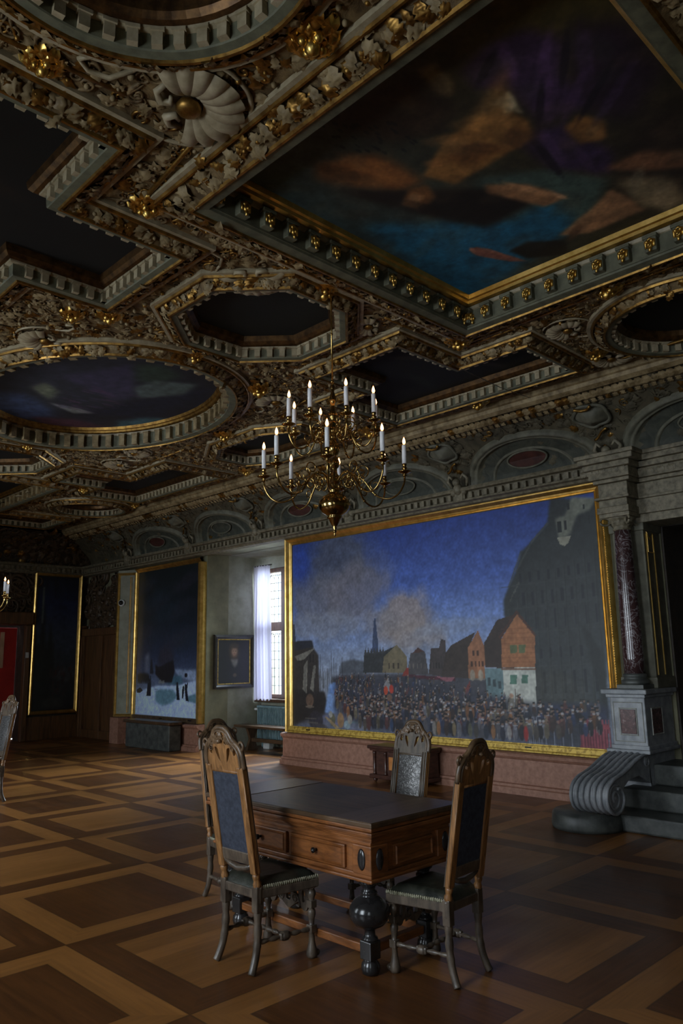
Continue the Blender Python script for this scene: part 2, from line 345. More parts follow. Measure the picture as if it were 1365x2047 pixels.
# ------------------------------------------------------------------ painting helpers (pigment on canvas grids)
def vnoise(h, w, cell, seed=0, octv=4):
    r = np.random.default_rng(seed); out = np.zeros((h, w)); amp = 1; tot = 0
    for o in range(octv):
        c = max(2, cell / 2 ** o); gh, gw = int(h / c) + 3, int(w / c) + 3; g = r.random((gh, gw))
        y = np.arange(h) / c; x = np.arange(w) / c; yi = y.astype(int); xi = x.astype(int); fy = (y - yi)[:, None]; fx = (x - xi)[None]
        fy = fy * fy * (3 - 2 * fy); fx = fx * fx * (3 - 2 * fx)
        a = g[yi][:, xi]; b = g[yi][:, xi + 1]; c_ = g[yi + 1][:, xi]; d = g[yi + 1][:, xi + 1]
        out += amp * ((a * (1 - fx) + b * fx) * (1 - fy) + (c_ * (1 - fx) + d * fx) * fy); tot += amp; amp *= .55
    return out / tot
class Canvas:
    """x0..x1, y0..y1 in cm; row 0 at y0"""
    def __init__(s, x0, x1, y0, y1, step, base):
        s.x0, s.x1, s.y0, s.y1 = x0, x1, y0, y1; s.w = int(round((x1 - x0) / step)); s.h = int(round((y1 - y0) / step)); s.step = step
        s.X, s.Y = np.meshgrid(np.linspace(x0, x1, s.w), np.linspace(y0, y1, s.h)); s.a = np.zeros((s.h, s.w, 3)); s.a[:] = np.array(base) / 255
    def grad(s, stops):
        ys = [p for p, c in stops]
        for k in range(3): s.a[..., k] = np.interp(s.Y, ys, [c[k] / 255 for p, c in stops])
    def lay(s, mask, col): s.a += mask[..., None] * (np.array(col) / 255 - s.a)
    def blob(s, cx, cy, rx, ry, col, al=1.0, ang=0, hard=1.0, wob=0, seed=1):
        c, n = math.cos(ang), math.sin(ang); dx = s.X - cx; dy = s.Y - cy; u = (c * dx + n * dy) / rx; v = (-n * dx + c * dy) / ry
        d = np.sqrt(u * u + v * v)
        if wob: d = d + wob * (vnoise(s.h, s.w, max(3, min(rx, ry) / s.step * .8), seed) - .5)
        s.lay(al * np.clip((1.35 - d) * hard / .7, 0, 1) ** 1.5 if hard <= 1 else al * np.clip((1.0 - d) * hard, 0, 1), col)
    def mask(s, pts, soft=0):
        mk = np.zeros((s.h, s.w), bool); k = len(pts)
        for i in range(k):
            (xa, ya), (xb, yb) = pts[i], pts[(i + 1) % k]
            if ya == yb: continue
            cond = ((ya > s.Y) != (yb > s.Y)) & (s.X < (xb - xa) * (s.Y - ya) / (yb - ya) + xa); mk ^= cond
        mk = mk.astype(float)
        r = int(soft / s.step)
        if r >= 1:
            for _ in range(2):
                for ax in (0, 1):
                    p = np.pad(mk, [(r + 1, r) if a == ax else (0, 0) for a in (0, 1)], mode='edge'); cs = np.cumsum(p, ax)
                    mk = ((cs[2 * r + 1:] - cs[:-2 * r - 1]) if ax == 0 else (cs[:, 2 * r + 1:] - cs[:, :-2 * r - 1])) / (2 * r + 1)
        return mk
    def poly(s, pts, col, soft=0, al=1.0): s.lay(al * s.mask(pts, soft), col)
    def rect(s, xa, xb, ya, yb, col, al=1.0):
        i0, i1 = [int((v - s.x0) / s.step) for v in (xa, xb)]; j0, j1 = [int((v - s.y0) / s.step) for v in (ya, yb)]
        i0, j0 = max(0, i0), max(0, j0); i1 = max(i0 + 1, i1); j1 = max(j0 + 1, j1)
        s.a[j0:j1, i0:i1] += al * (np.array(col) / 255 - s.a[j0:j1, i0:i1])
    def dab(s, cx, cy, rx, ry, col, al=1.0):
        i0, i1 = int((cx - rx - s.x0) / s.step), int((cx + rx - s.x0) / s.step) + 2; j0, j1 = int((cy - ry - s.y0) / s.step), int((cy + ry - s.y0) / s.step) + 2
        i0, j0 = max(0, i0), max(0, j0)
        X = s.X[j0:j1, i0:i1]; Y = s.Y[j0:j1, i0:i1]
        if X.size == 0: return
        mk = al * np.clip((1.25 - ((X - cx) / rx) ** 2 - ((Y - cy) / ry) ** 2) * 2.5, 0, 1)
        s.a[j0:j1, i0:i1] += mk[..., None] * (np.array(col) / 255 - s.a[j0:j1, i0:i1])
    def grain(s, amt=.12, cell=6, seed=3):
        s.a *= (1 + amt * 2 * (vnoise(s.h, s.w, cell, seed, 3) - .5))[..., None]
    def mesh(s, name, xf, gain, mat, parent=None, inside=None):
        """xf maps arrays (X cm, Y cm) to world xyz arrays"""
        c = np.clip(s.a, 0, 1); c = np.where(c <= .04045, c / 12.92, ((c + .055) / 1.055) ** 2.4) * gain; c = np.clip(c, 0, .9)
        x, y, z = xf(s.X.ravel(), s.Y.ravel()); vs = np.stack([x, y, z], 1)
        idx = np.arange(s.h * s.w).reshape(s.h, s.w); q = np.stack([idx[:-1, :-1], idx[:-1, 1:], idx[1:, 1:], idx[1:, :-1]], -1).reshape(-1, 4)
        if inside is not None:
            mk = s.mask(inside) > .5; keep = (mk[:-1, :-1] | mk[1:, 1:] | mk[:-1, 1:] | mk[1:, :-1]).ravel(); q = q[keep]
        me = bpy.data.meshes.new(name); me.from_pydata(vs.tolist(), [], q.tolist()); me.materials.append(M[mat])
        at = me.color_attributes.new('paint', 'FLOAT_COLOR', 'POINT'); rgba = np.ones((len(vs), 4), np.float32); rgba[:, :3] = c.reshape(-1, 3)
        at.data.foreach_set('color', rgba.ravel()); me.update()
        o = bpy.data.objects.new(name, me); COL.objects.link(o)
        if parent is not None: o.parent = parent
        return o
WIN_R = 3600.0; WIN_L = (170.0, 310.0, 430.0, 430.0); EXPO = 0.35
# ---- authored pigment outlines (cm on each canvas)
BIG={
 'castle':[(489, 346), (485, 325), (461, 305), (445, 294), (436, 270), (424, 252), (414, 234), (415, 212), (409, 101), (544, 86), (561, 342), (492, 357)],
 'turret':[(520, 353), (552, 347), (543, 333), (526, 330), (516, 309), (500, 301), (496, 330), (510, 332)],
 'gable1':[(406, 150), (408, 186), (433, 216), (457, 187), (455, 150)],
 'wall1':[(408, 149), (455, 150), (453, 98), (406, 101)],
 'side1':[(380, 149), (408, 149), (406, 101), (381, 113)],
 'roof1':[(381, 181), (403, 210), (430, 216), (408, 186), (407, 149), (381, 150)],
 'win1a':[(420, 178), (431, 178), (430, 168), (420, 167)],
 'win1b':[(433, 178), (443, 178), (442, 168), (433, 167)],
 'win1c':[(418, 141), (428, 141), (427, 129), (417, 129)],
 'win1d':[(435, 141), (444, 141), (443, 130), (434, 130)],
 'gable2':[(353, 136), (355, 176), (372, 198), (381, 177), (380, 136)],
 'roof2':[(317, 169), (328, 180), (368, 196), (355, 174), (353, 136), (308, 139)],
 'gable3':[(199, 143), (203, 166), (229, 183), (247, 166), (247, 143)],
 'long3':[(160, 143), (163, 171), (203, 174), (229, 182), (203, 164), (199, 143)],
 'spire':[(179, 173), (181, 188), (185, 223), (188, 223), (192, 188), (192, 172)],
 'h4':[(247, 141), (254, 170), (268, 174), (281, 172), (286, 141)],
 'h5':[(286, 141), (292, 177), (306, 177), (310, 189), (318, 186), (316, 137)],
 'h6':[(109, 141), (113, 159), (135, 163), (162, 160), (161, 141)],
 'leftb':[(-3, 107), (-2, 193), (47, 194), (50, 182), (62, 170), (63, 109)],
 'spire2':[(-4, 193), (-1, 222), (4, 222), (7, 193)],
 'lefthull':[(-3, 51), (-3, 117), (75, 114), (85, 82), (54, 54)],
 'sail1':[(23, 117), (27, 155), (36, 164), (33, 110)],
 'sail2':[(41, 118), (50, 154), (55, 154), (49, 113)],
 'sail3':[(4, 169), (54, 182), (27, 164), (12, 162)],
 'water':[(74, 82), (86, 127), (104, 128), (104, 83)],
 'ground':[(-11, 56), (81, 82), (140, 97), (380, 104), (544, 91), (543, 54), (-11, 46)],
 'redfence':[(511, 91), (545, 86), (542, 57), (508, 58)],
 'picket':[(441, 97), (511, 90), (508, 58), (438, 62)],
 'canopy':[(247, 141), (331, 136), (331, 132), (247, 136)],
 'bluecrowd':[(458, 106), (546, 106), (544, 86), (511, 90), (457, 91)],
 'crowd':[(99, 134), (247, 137), (353, 118), (458, 106), (542, 106), (536, 73), (447, 62), (331, 61), (169, 62), (95, 85)],
}
S1P={
 'blue':[(373, 351), (409, 313), (448, 273), (446, 240), (489, 244), (529, 363), (515, 376)],
 'sky2':[(388, 262), (413, 224), (454, 201), (490, 235), (482, 260), (478, 293), (434, 286)],
 'torso':[(360, 284), (343, 254), (340, 212), (364, 207), (380, 214), (382, 245), (383, 275)],
 'cloth':[(337, 214), (335, 201), (358, 206)],
 'robe':[(304, 211), (298, 190), (305, 170), (325, 161), (347, 175), (378, 173), (376, 204), (334, 200), (321, 213)],
 'robe2':[(371, 222), (382, 194), (431, 186), (449, 198), (415, 222)],
 'robe3':[(319, 158), (334, 131), (380, 132), (410, 167), (375, 182)],
 'brown':[(300, 322), (318, 291), (337, 287), (365, 287), (362, 309), (330, 327), (311, 334)],
 'hair':[(326, 335), (356, 327), (385, 317), (443, 292), (441, 249), (404, 261), (371, 294)],
 'head':[(374, 315), (364, 300), (369, 288), (384, 293), (391, 310)],
 'arm':[(397, 262), (418, 242), (452, 230), (451, 248), (407, 266)],
 'knee':[(386, 196), (382, 184), (398, 176), (413, 183), (407, 197)],
 'fig2':[(492, 261), (480, 230), (465, 206), (483, 202), (507, 201), (506, 243)],
 'fig2h':[(483, 299), (482, 282), (501, 262), (522, 269), (504, 296)],
 'fig2a':[(458, 320), (459, 313), (492, 302), (508, 298), (498, 308), (470, 321)],
 'cloud':[(457, 198), (479, 174), (528, 173), (502, 202)],
 'leg':[(441, 198), (441, 174), (467, 149), (483, 155), (461, 183)],
 'top':[(300, 139), (327, 121), (358, 131), (323, 146)],
 'wing':[(276, 292), (280, 246), (289, 229), (324, 230), (335, 249), (317, 279)],
 'putto':[(285, 226), (289, 217), (308, 219), (316, 226), (306, 230)],
}
E2P={
 'robe':[(343, 789), (385, 701), (435, 788), (431, 826), (374, 800)],
 'blob':[(333, 844), (338, 816), (362, 835), (368, 873)],
 'blue':[(302, 888), (340, 871), (384, 905), (395, 935), (343, 1000)],
 'pale':[(369, 881), (404, 878), (431, 883), (411, 901)],
 'fold':[(420, 767), (427, 730), (469, 708), (477, 751), (444, 797)],
 'teal':[(467, 893), (488, 854), (520, 836), (513, 907), (487, 930)],
 'red':[(377, 950), (421, 922), (475, 928), (424, 984)],
 'dark':[(428, 886), (441, 817), (486, 708), (532, 775), (509, 845)],
 'green':[(385, 701), (411, 685), (443, 699), (433, 740), (410, 744)],
}
LPP={
 'snow':[(1, 103), (78, 117), (150, 118), (222, 128), (224, 57), (-2, 60)],
 'snow2':[(145, 149), (222, 148), (222, 125), (163, 135)],
 'ice':[(78, 106), (96, 111), (144, 110), (159, 97), (139, 84), (104, 78), (79, 86)],
 'ice2':[(196, 99), (223, 104), (224, 86), (196, 89)],
 'hull':[(75, 158), (88, 154), (142, 168), (148, 146), (138, 124), (102, 124), (76, 140)],
 'rig':[(82, 159), (93, 188), (116, 197), (141, 182), (145, 165), (88, 153)],
 'sail':[(33, 176), (46, 184), (52, 177), (48, 143), (35, 143)],
 'mastl':[(54, 140), (57, 172), (62, 169), (69, 140)],
 'masses':[(4, 140), (25, 143), (51, 140), (55, 124), (7, 123)],
 'fig1':[(43, 96), (47, 122), (60, 125), (60, 96)],
 'fig2':[(157, 91), (154, 118), (162, 118), (168, 91)],
 'fig3':[(175, 94), (176, 112), (183, 110), (180, 94)],
 'fig4':[(189, 90), (184, 114), (196, 126), (193, 110), (199, 89)],
 'bush':[(4, 108), (17, 113), (29, 107), (18, 102), (5, 102)],
 'teal':[(120, 121), (143, 137), (172, 137), (178, 123), (164, 120)],
}
# ------------------------------------------------------------------ room shell
XW = 8.45                       # painting wall face
YE = 17.25                      # end wall face
XL = -1.15                      # window wall behind the camera's left
YB = -3.2
ZG = 4.60                       # ceiling ground
b = MB(); b.box(XL - .3, 10.2, YB - .3, YE + .6, -.12, 0.0); struct(b.build('floor', 'parquet'))

# right wall with window recess (Y 9.93-12.30) and fireplace opening (Y 0.4-3.30)
R0, R1, RX = 9.93, 12.32, 9.78
b = MB()
b.box(XW, XW + .5, YB, .35, 0, 5.4); b.box(XW, XW + .5, 3.54, R0, 0, 5.4); b.box(XW, XW + .5, .35, 3.54, 3.05, 5.4); b.box(XW + .02, 9.4, 3.52, 3.56, 0, 3.1, 1); b.box(XW + .02, 9.4, .33, .36, 0, 3.1, 1); b.box(XW + .02, 9.4, .3, 3.56, 3.03, 3.06, 1); b.box(XW + .02, 9.4, .3, 3.56, .0, .5, 1)
b.box(XW, XW + .5, R1, YE + .3, 0, 5.4); b.box(XW, XW + .5, R0, R1, 3.68, 5.4)
b.box(9.35, 9.5, .3, 3.6, 0, 3.1, 1)
wr = struct(b.build('wall_right', ['wall_olive', 'dark_wall']))
b = MB(); b.box(XW + .5, RX + .3, R1, R1 + .25, 0, 3.9); b.box(XW + .5, RX + .3, R0 - .25, R0, 0, 3.9); b.box(XW + .45, RX + .3, R0, R1, 3.68, 3.9)
b.box(RX, RX + .3, R0, 10.35, 0, 3.68); b.box(RX, RX + .3, 12.24, R1, 0, 3.68); b.box(RX, RX + .3, 10.35, 12.24, 0, .90); b.box(RX, RX + .3, 10.35, 12.24, 3.46, 3.68)
b.build('window_recess', 'plaster', wr)

# panelled end wall with a doorway on the left (X 5.6-6.95)
b = MB(); b.box(6.98, XW + .5, YE, YE + .3, 0, 5.4); b.box(XL, 5.55, YE, YE + .3, 0, 5.4); b.box(5.55, 6.98, YE, YE + .3, 2.5, 5.4)
we = struct(b.build('wall_end', 'dark_wall'))
b = MB(); b.box(5.2, 7.4, YE + .9, YE + 1.0, 0, 3.2); b.build('passage_backdrop', 'dark_wall', we)
# window wall (three tall openings) and back wall behind the camera
LW = [(-1.6, -.3), (2.3, 3.7), (6.3, 7.7), (10.3, 11.7)]
b = MB(); ys = [YB] + [q for w in LW for q in w] + [YE + .3]
for i in range(0, len(ys), 2): b.box(XL - .5, XL, ys[i], ys[i + 1], 0, 5.4)
for y0, y1 in LW: b.box(XL - .5, XL, y0, y1, 0, .9); b.box(XL - .5, XL, y0, y1, 3.45, 5.4)
wl = struct(b.build('wall_left', 'wall_olive'))
b = MB(); b.box(XL - .5, 10.2, YB - .3, YB, 0, 5.4); struct(b.build('wall_back', 'wall_olive'))

# ------------------------------------------------------------------ ornament kit
def leaf(L, Wd, arch, curl, nu=9, nv=4):
    vs = []; fs = []
    for i in range(nu + 1):
        u = i / nu; wd = Wd * (math.sin(PI * min(1, u * .9 + .08)) ** .7) * (1 + .34 * math.cos(u * PI * 7))
        x = L * (u - .12 * u * u); z = arch * (math.sin(PI * u * .85) + .25 * math.cos(u * PI * 7)) - curl * max(0, u - .70) ** 2 * 9
        for j in range(nv + 1):
            v = 2 * j / nv - 1; vs.append((x + .12 * L * abs(v) * u, wd * v, z - .75 * wd * abs(v) + .5 * wd * v * v))
    for i in range(nu):
        for j in range(nv): fs.append((i * (nv + 1) + j, i * (nv + 1) + j + 1, (i + 1) * (nv + 1) + j + 1, (i + 1) * (nv + 1) + j))
    return np.array(vs), fs
def spiral(turns=1.4, R=1.0, rad=.13, n=22, seg=5):
    mb = MB(); pts = []; rr = []
    for i in range(n + 1):
        u = i / n; a = turns * 2 * PI * u; r = R * (1 - .82 * u); pts.append((r * math.cos(a) - R, r * math.sin(a), .25 * rad * u)); rr.append(rad * (1.25 - .5 * u))
    mb.tube([(-.9 * R + 1.3 * R, -1.5 * R, 0), (.2 * R, -.7 * R, 0)] + pts, [rad * .4, rad] + rr, seg); return np.array(mb.v), mb.f
def rosette(n=6):
    vs = []; fs = []
    for k in range(n):
        L, F = leaf(1.0, .34, .3, .1, 4, 2); a = 2 * PI * k / n; c, s_ = math.cos(a), math.sin(a); o = len(vs)
        vs += [(c * x - s_ * y, s_ * x + c * y, z) for x, y, z in L]; fs += [tuple(i + o for i in f) for f in F]
    mb = MB(); mb.sphere((0, 0, .2), .24, u=8, v=5); o = len(vs); vs += mb.v; fs += [tuple(i + o for i in f) for f in mb.f]; return np.array(vs), fs
def bud():
    mb = MB(); mb.sphere((0, 0, .2), .5, u=8, v=6); return np.array(mb.v), mb.f
KIT = [leaf(1.0, .26, .16, .12), leaf(1.0, .36, .20, .2), spiral(), rosette(), bud(), leaf(1.0, .22, .12, .2), spiral(1.1, .8, .17)]
class Orn:
    def __init__(s): s.v = []; s.f = []; s.mi = []; s.n = 0
    def put(s, k, p, ex, ez, size, mi, sq=1.0):
        """piece k at p, its length axis along ex, its relief along ez"""
        V, F = KIT[k]; ex = np.array(ex, float); ez = np.array(ez, float); ez /= np.linalg.norm(ez); ex = ex - ez * ex.dot(ez); ex /= np.linalg.norm(ex); ey = np.cross(ez, ex)
        P = np.array(p) + size * (V[:, :1] * ex + V[:, 1:2] * ey + sq * V[:, 2:3] * ez)
        s.v.extend(P.tolist()); o = s.n; s.f.extend([[i + o for i in f] for f in F]); s.mi.extend([mi] * len(F)); s.n += len(V)
    def build(s, name, mats, parent):
        me = bpy.data.meshes.new(name); me.from_pydata(s.v, [], s.f)
        for q in mats: me.materials.append(M[q])
        me.polygons.foreach_set('material_index', s.mi); me.polygons.foreach_set('use_smooth', [True] * len(s.f)); me.update()
        o = bpy.data.objects.new(name, me); COL.objects.link(o); o.parent = parent; return o
def along(poly, pitch, closed=True):
    """points, tangents, inward normals at even pitch on each edge of a polygon"""
    out = []; n = len(poly)
    big = n > 20
    if big:
        L = [0]; 
        for i in range(n): L.append(L[-1] + math.dist(poly[i], poly[(i + 1) % n]))
        k = int(L[-1] / pitch)
        for q in range(k):
            t = L[-1] * (q + .5) / k; i = max(j for j in range(n) if L[j] <= t); a, b_ = poly[i], poly[(i + 1) % n]; f = (t - L[i]) / (L[i + 1] - L[i])
            tx, ty = (b_[0] - a[0]) / (L[i + 1] - L[i]), (b_[1] - a[1]) / (L[i + 1] - L[i]); out.append(((a[0] + f * (b_[0] - a[0]), a[1] + f * (b_[1] - a[1])), (tx, ty), (-ty, tx)))
        return out
    for i in range(n if closed else n - 1):
        a, b_ = poly[i], poly[(i + 1) % n]; l = math.dist(a, b_); k = max(1, int(round(l / pitch))); tx, ty = (b_[0] - a[0]) / l, (b_[1] - a[1]) / l
        for q in range(k):
            f = (q + .5) / k; out.append(((a[0] + f * (b_[0] - a[0]), a[1] + f * (b_[1] - a[1])), (tx, ty), (-ty, tx)))
    return out

# ------------------------------------------------------------------ coffers
ZL = 4.50                        # lip of every coffer
def mirror(poly): return [(7.88 - x, y) for x, y in poly][::-1]
def shift(poly, dy): return [(x, y + dy) for x, y in poly]
def flipy(poly): return [(x, 16.0 - y) for x, y in poly][::-1]
S1 = [(2.49, 1.13), (5.40, 1.13), (5.40, 3.85), (2.49, 3.85)]
LR = [(6.04, 3.62), (6.98, 3.62), (6.98, 6.08), (5.86, 6.08), (5.86, 5.52), (5.12, 5.52), (5.12, 4.42), (6.04, 4.42)]
LN = mirror(LR)
LF = [(6.0, 9.82), (6.98, 9.82), (6.98, 12.42), (5.88, 12.42), (5.88, 11.72), (5.12, 11.72), (5.12, 10.95), (6.0, 10.95)]
def octo(cx, cy, rx, ry, k=.42): return [(cx - rx * k, cy - ry), (cx + rx * k, cy - ry), (cx + rx, cy - ry * k), (cx + rx, cy + ry * k), (cx + rx * k, cy + ry), (cx - rx * k, cy + ry), (cx - rx, cy + ry * k), (cx - rx, cy - ry * k)]
O1 = octo(3.94, 4.97, .73, .73); O3 = octo(3.94, 11.05, .70, .70); O2 = octo(6.50, 8.0, .55, .92, .5)
E2 = ellipse(3.94, 8.0, 1.40, 1.86, 72)
RN = ellipse(1.20, 2.31, .74, .74, 56); RR = ellipse(6.70, 2.33, .74, .74, 56); RF = ellipse(6.62, 13.62, .66, .66, 48)
S3 = flipy(S1)
LE = [(5.3, 14.95), (6.85, 14.95), (6.85, 16.15), (5.3, 16.15)]
COFF = [('S1', S1, .2), ('LN', LN, .15), ('LR', LR, .15), ('O1', O1, .13), ('E2', E2, .16), ('RN', RN, .13), ('RR', RR, .13), ('O2', O2, .13), ('LF', LF, .15), ('O3', O3, .13), ('S3', S3, .18), ('RF', RF, .13), ('LE', LE, .13)]
# ground plate with every coffer cut out, its own beams left in place
XC = 7.42; YC = 16.55
bm = bmesh.new(); es = []
def loop(pts):
    vs = [bm.verts.new((x, y, ZG)) for x, y in pts]
    for i in range(len(vs)): es.append(bm.edges.new((vs[i], vs[(i + 1) % len(vs)])))
loop([(XL, YB), (XC, YB), (XC, YC), (XL, YC)])
for nm, P, bw in COFF: loop(offset(P, -bw - .01))
bmesh.ops.triangle_fill(bm, use_beauty=True, use_dissolve=False, edges=es)
b = MB(); b.bm(bm); cl = struct(b.build('ceiling', 'stucco_ground'))
b = MB(); b.box(XL - .5, 10.2, YB - .3, YE + .6, 5.3, 5.4); b.build('roof_deck', 'roof_void', cl)

tn = [0]
COFOBJ = {}
def coffer(nm, P, bw, style):
    tn[0] += 1; root = sempty('trim_%d' % tn[0]); COFOBJ[nm] = root
    round_ = len(P) > 20
    b = MB()
    # border band: white fillet, gold bead, sloping bed for the foliage, gold lip
    b.sweep(P, [(-bw - .03, ZG + .01), (-bw - .03, ZG - .035), (-bw + .0, ZG - .035)], mi=0)
    b.sweep(P, [(-bw, ZG - .03), (-bw + .008, ZG - .052), (-bw + .022, ZG - .052), (-bw + .03, ZG - .03)], mi=1)
    b.sweep(P, [(-bw + .03, ZG - .03), (-bw + .035, ZG - .02), (-.03, ZL + .012)], mi=2)
    b.sweep(P, [(-.03, ZL + .012), (-.022, ZL - .006), (-.006, ZL - .006), (.0, ZL + .008)], mi=1)
    if style == 'big':
        b.sweep(P, [(0, ZL + .008), (.07, ZL + .015), (.075, ZL + .03), (.085, ZL + .03), (.09, ZL + .17)], mi=3)
        b.sweep(P, [(.09, ZL + .17), (.10, ZL + .175), (.11, ZL + .20), (.14, ZL + .205)], mi=0)
    else:
        b.sweep(P, [(0, ZL + .008), (.045, ZL + .012), (.05, ZL + .02), (.055, ZL + .10)], mi=3)
        b.sweep(P, [(.055, ZL + .10), (.085, ZL + .105), (.09, ZL + .13)], mi=0)
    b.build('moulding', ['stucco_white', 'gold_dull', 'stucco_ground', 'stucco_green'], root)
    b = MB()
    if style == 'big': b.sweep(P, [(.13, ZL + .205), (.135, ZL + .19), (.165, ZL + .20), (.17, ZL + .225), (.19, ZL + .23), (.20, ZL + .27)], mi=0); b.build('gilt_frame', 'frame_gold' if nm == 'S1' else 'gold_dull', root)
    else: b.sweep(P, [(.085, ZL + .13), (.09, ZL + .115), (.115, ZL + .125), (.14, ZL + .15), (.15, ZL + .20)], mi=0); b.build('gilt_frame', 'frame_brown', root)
    # foliage on the bed
    o = Orn(); mid = offset(P, -bw * .5)
    for k, (p, t, n) in enumerate(along(mid, .040 if nm in ('S1', 'LN', 'LR', 'O1', 'RN', 'E2', 'RR') else .06)):
        z = (ZG - .02 + ZL) / 2; sgn = 1 if k % 2 else -1
        tz = (ZL + .012 - (ZG - .02)) / (bw - .065); nz = Vector((n[0] * tz, n[1] * tz, -1.0)).normalized()
        s_ = min(bw, .16) * (.50 + .36 * rng.random()); q = (p[0] - n[0] * sgn * bw * (.05 + .38 * rng.random()), p[1] - n[1] * sgn * bw * .22, z - .006 - sgn * tz * bw * .22)
        ang = sgn * (PI / 2) + rng.normal(0, .9)
        d = (t[0] * math.cos(ang) + n[0] * math.sin(ang), t[1] * math.cos(ang) + n[1] * math.sin(ang), tz * math.sin(ang))
        o.put(int(rng.choice([0, 1, 1, 5])), q, d, nz, s_, int(rng.random() < .34), 1.35)
        if rng.random() < .22: o.put(int(rng.choice([3, 3, 4])), (p[0], p[1], z - .008), d, nz, bw * .20, int(rng.random() < .5))
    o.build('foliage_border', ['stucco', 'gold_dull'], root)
    # brackets in the frieze
    vis = lambda p, n: True
    if style == 'big' and nm == 'S1':
        proto = None; pm = None
        for (p, t, n) in along(P, .208):
            if n[0] > .5 or n[1] > .5: continue          # only the two far sides are seen
            fr = Matrix(((t[0], n[0], 0, 0), (t[1], n[1], 0, 0), (0, 0, 1, 0), (0, 0, 0, 1)))
            base = Vector((p[0] + n[0] * .085, p[1] + n[1] * .085, ZL + .10))
            if proto is None:
                c = MB(); c.bev(-.045, .045, -.02, .055, -.055, .07, .008); c.bev(-.055, .055, -.02, .065, .05, .075, .005); proto = c.build('modillion', 'stucco_green')
                c = MB(); c.sphere((0, .065, -.012), .027, (1, .8, 1.15), u=10, v=7); c.sphere((-.018, .07, .014), .014, u=6, v=5); c.sphere((.018, .07, .014), .014, u=6, v=5)
                c.sphere((0, .085, -.02), .013, u=6, v=5); c.sphere((0, .07, -.045), .018, (.8, .7, 1.4), u=6, v=5); c.tube([(-.03, .06, -.03), (-.034, .06, .02), (0, .06, .04), (.034, .06, .02), (.03, .06, -.03)], .009, 5)
                pm = c.build('gilt_mask', 'gold')
                mo, mk = proto, pm
            else: mo = proto.copy(); COL.objects.link(mo); mk = pm.copy(); COL.objects.link(mk)
            mo.parent = root; mo.matrix_local = Matrix.Translation(base) @ fr; mk.parent = mo; mk.matrix_local = Matrix.Identity(4)
    else:
        c = MB()
        bigs = style == 'big'; dd = .09 if bigs else .055; hh = .155 if bigs else .09
        for (p, t, n) in along(P, .20 if bigs else (.115 if not round_ else .12)):
            w_ = .038 if bigs else .026; dep = .05 if bigs else .03
            fr = Matrix(((t[0], n[0], 0, p[0] + n[0] * dd), (t[1], n[1], 0, p[1] + n[1] * dd), (0, 0, 1, ZL + .02), (0, 0, 0, 1))); st = len(c.v)
            c.box(-w_, w_, -.03, dep, 0, hh); c.box(-w_ - .008, w_ + .008, -.03, dep + .01, hh - .02, hh)
            c.xform(fr, st)
        c.build('bracket_row', 'stucco_white' if not bigs else 'stucco', root)
    return root
for nm, P, bw in COFF: coffer(nm, P, bw, 'big' if nm in ('S1', 'S3', 'E2') else 'small')

# ------------------------------------------------------------------ ceiling paintings (generic cloud scenes)
def flatxf(z): return lambda X, Y: (X / 100, Y / 100, np.full(X.shape, z))
def panel(nm, P, z, cv, label, gain, d):
    q = [(x * 100, y * 100) for x, y in offset(P, d - .03)]
    o = cv.mesh('ceiling_painting', flatxf(z), gain, 'ceiling_paint', None, q); tag(o, label, 'painting', 'paintings set into the ceiling'); return o
def bounds(P): return min(p[0] for p in P) * 100, max(p[0] for p in P) * 100, min(p[1] for p in P) * 100, max(p[1] for p in P) * 100
c = Canvas(*bounds(S1), .75, (32, 29, 19))
c.lay(np.clip((c.Y - 230) / 140, 0, 1) * .85, (32, 46, 48)); c.lay(np.clip((300 - c.X) / 60, 0, 1) * .7, (40, 46, 44)); c.blob(300, 160, 60, 50, (48, 42, 20), .8); c.blob(470, 150, 70, 50, (20, 14, 12), .8)
nz = vnoise(c.h, c.w, 60, 5); c.a *= (.7 + .6 * nz)[..., None]
for k, col, so, al in (('top', (56, 50, 22), 14, .9), ('wing', (28, 20, 14), 8, .9), ('sky2', (44, 58, 54), 8, .9), ('blue', (20, 62, 82), 10, 1.), ('robe3', (24, 16, 26), 12, .95), ('robe', (38, 26, 46), 6, .95),
        ('robe2', (32, 22, 42), 6, .95), ('brown', (82, 50, 24), 7, .95), ('torso', (94, 64, 32), 4, .95), ('cloth', (104, 96, 76), 2, 1), ('cloud', (98, 84, 62), 8, .9), ('leg', (84, 56, 38), 5, .9),
        ('knee', (86, 58, 30), 4, .95), ('hair', (14, 10, 8), 6, .95), ('head', (78, 50, 26), 3, .9), ('arm', (100, 70, 46), 3, .95), ('fig2', (106, 76, 52), 4, .95), ('fig2h', (14, 12, 10), 3, 1), ('fig2a', (94, 56, 44), 2, .95), ('putto', (88, 74, 50), 4, .8)):
    c.poly(S1P[k], col, so * .55, al)
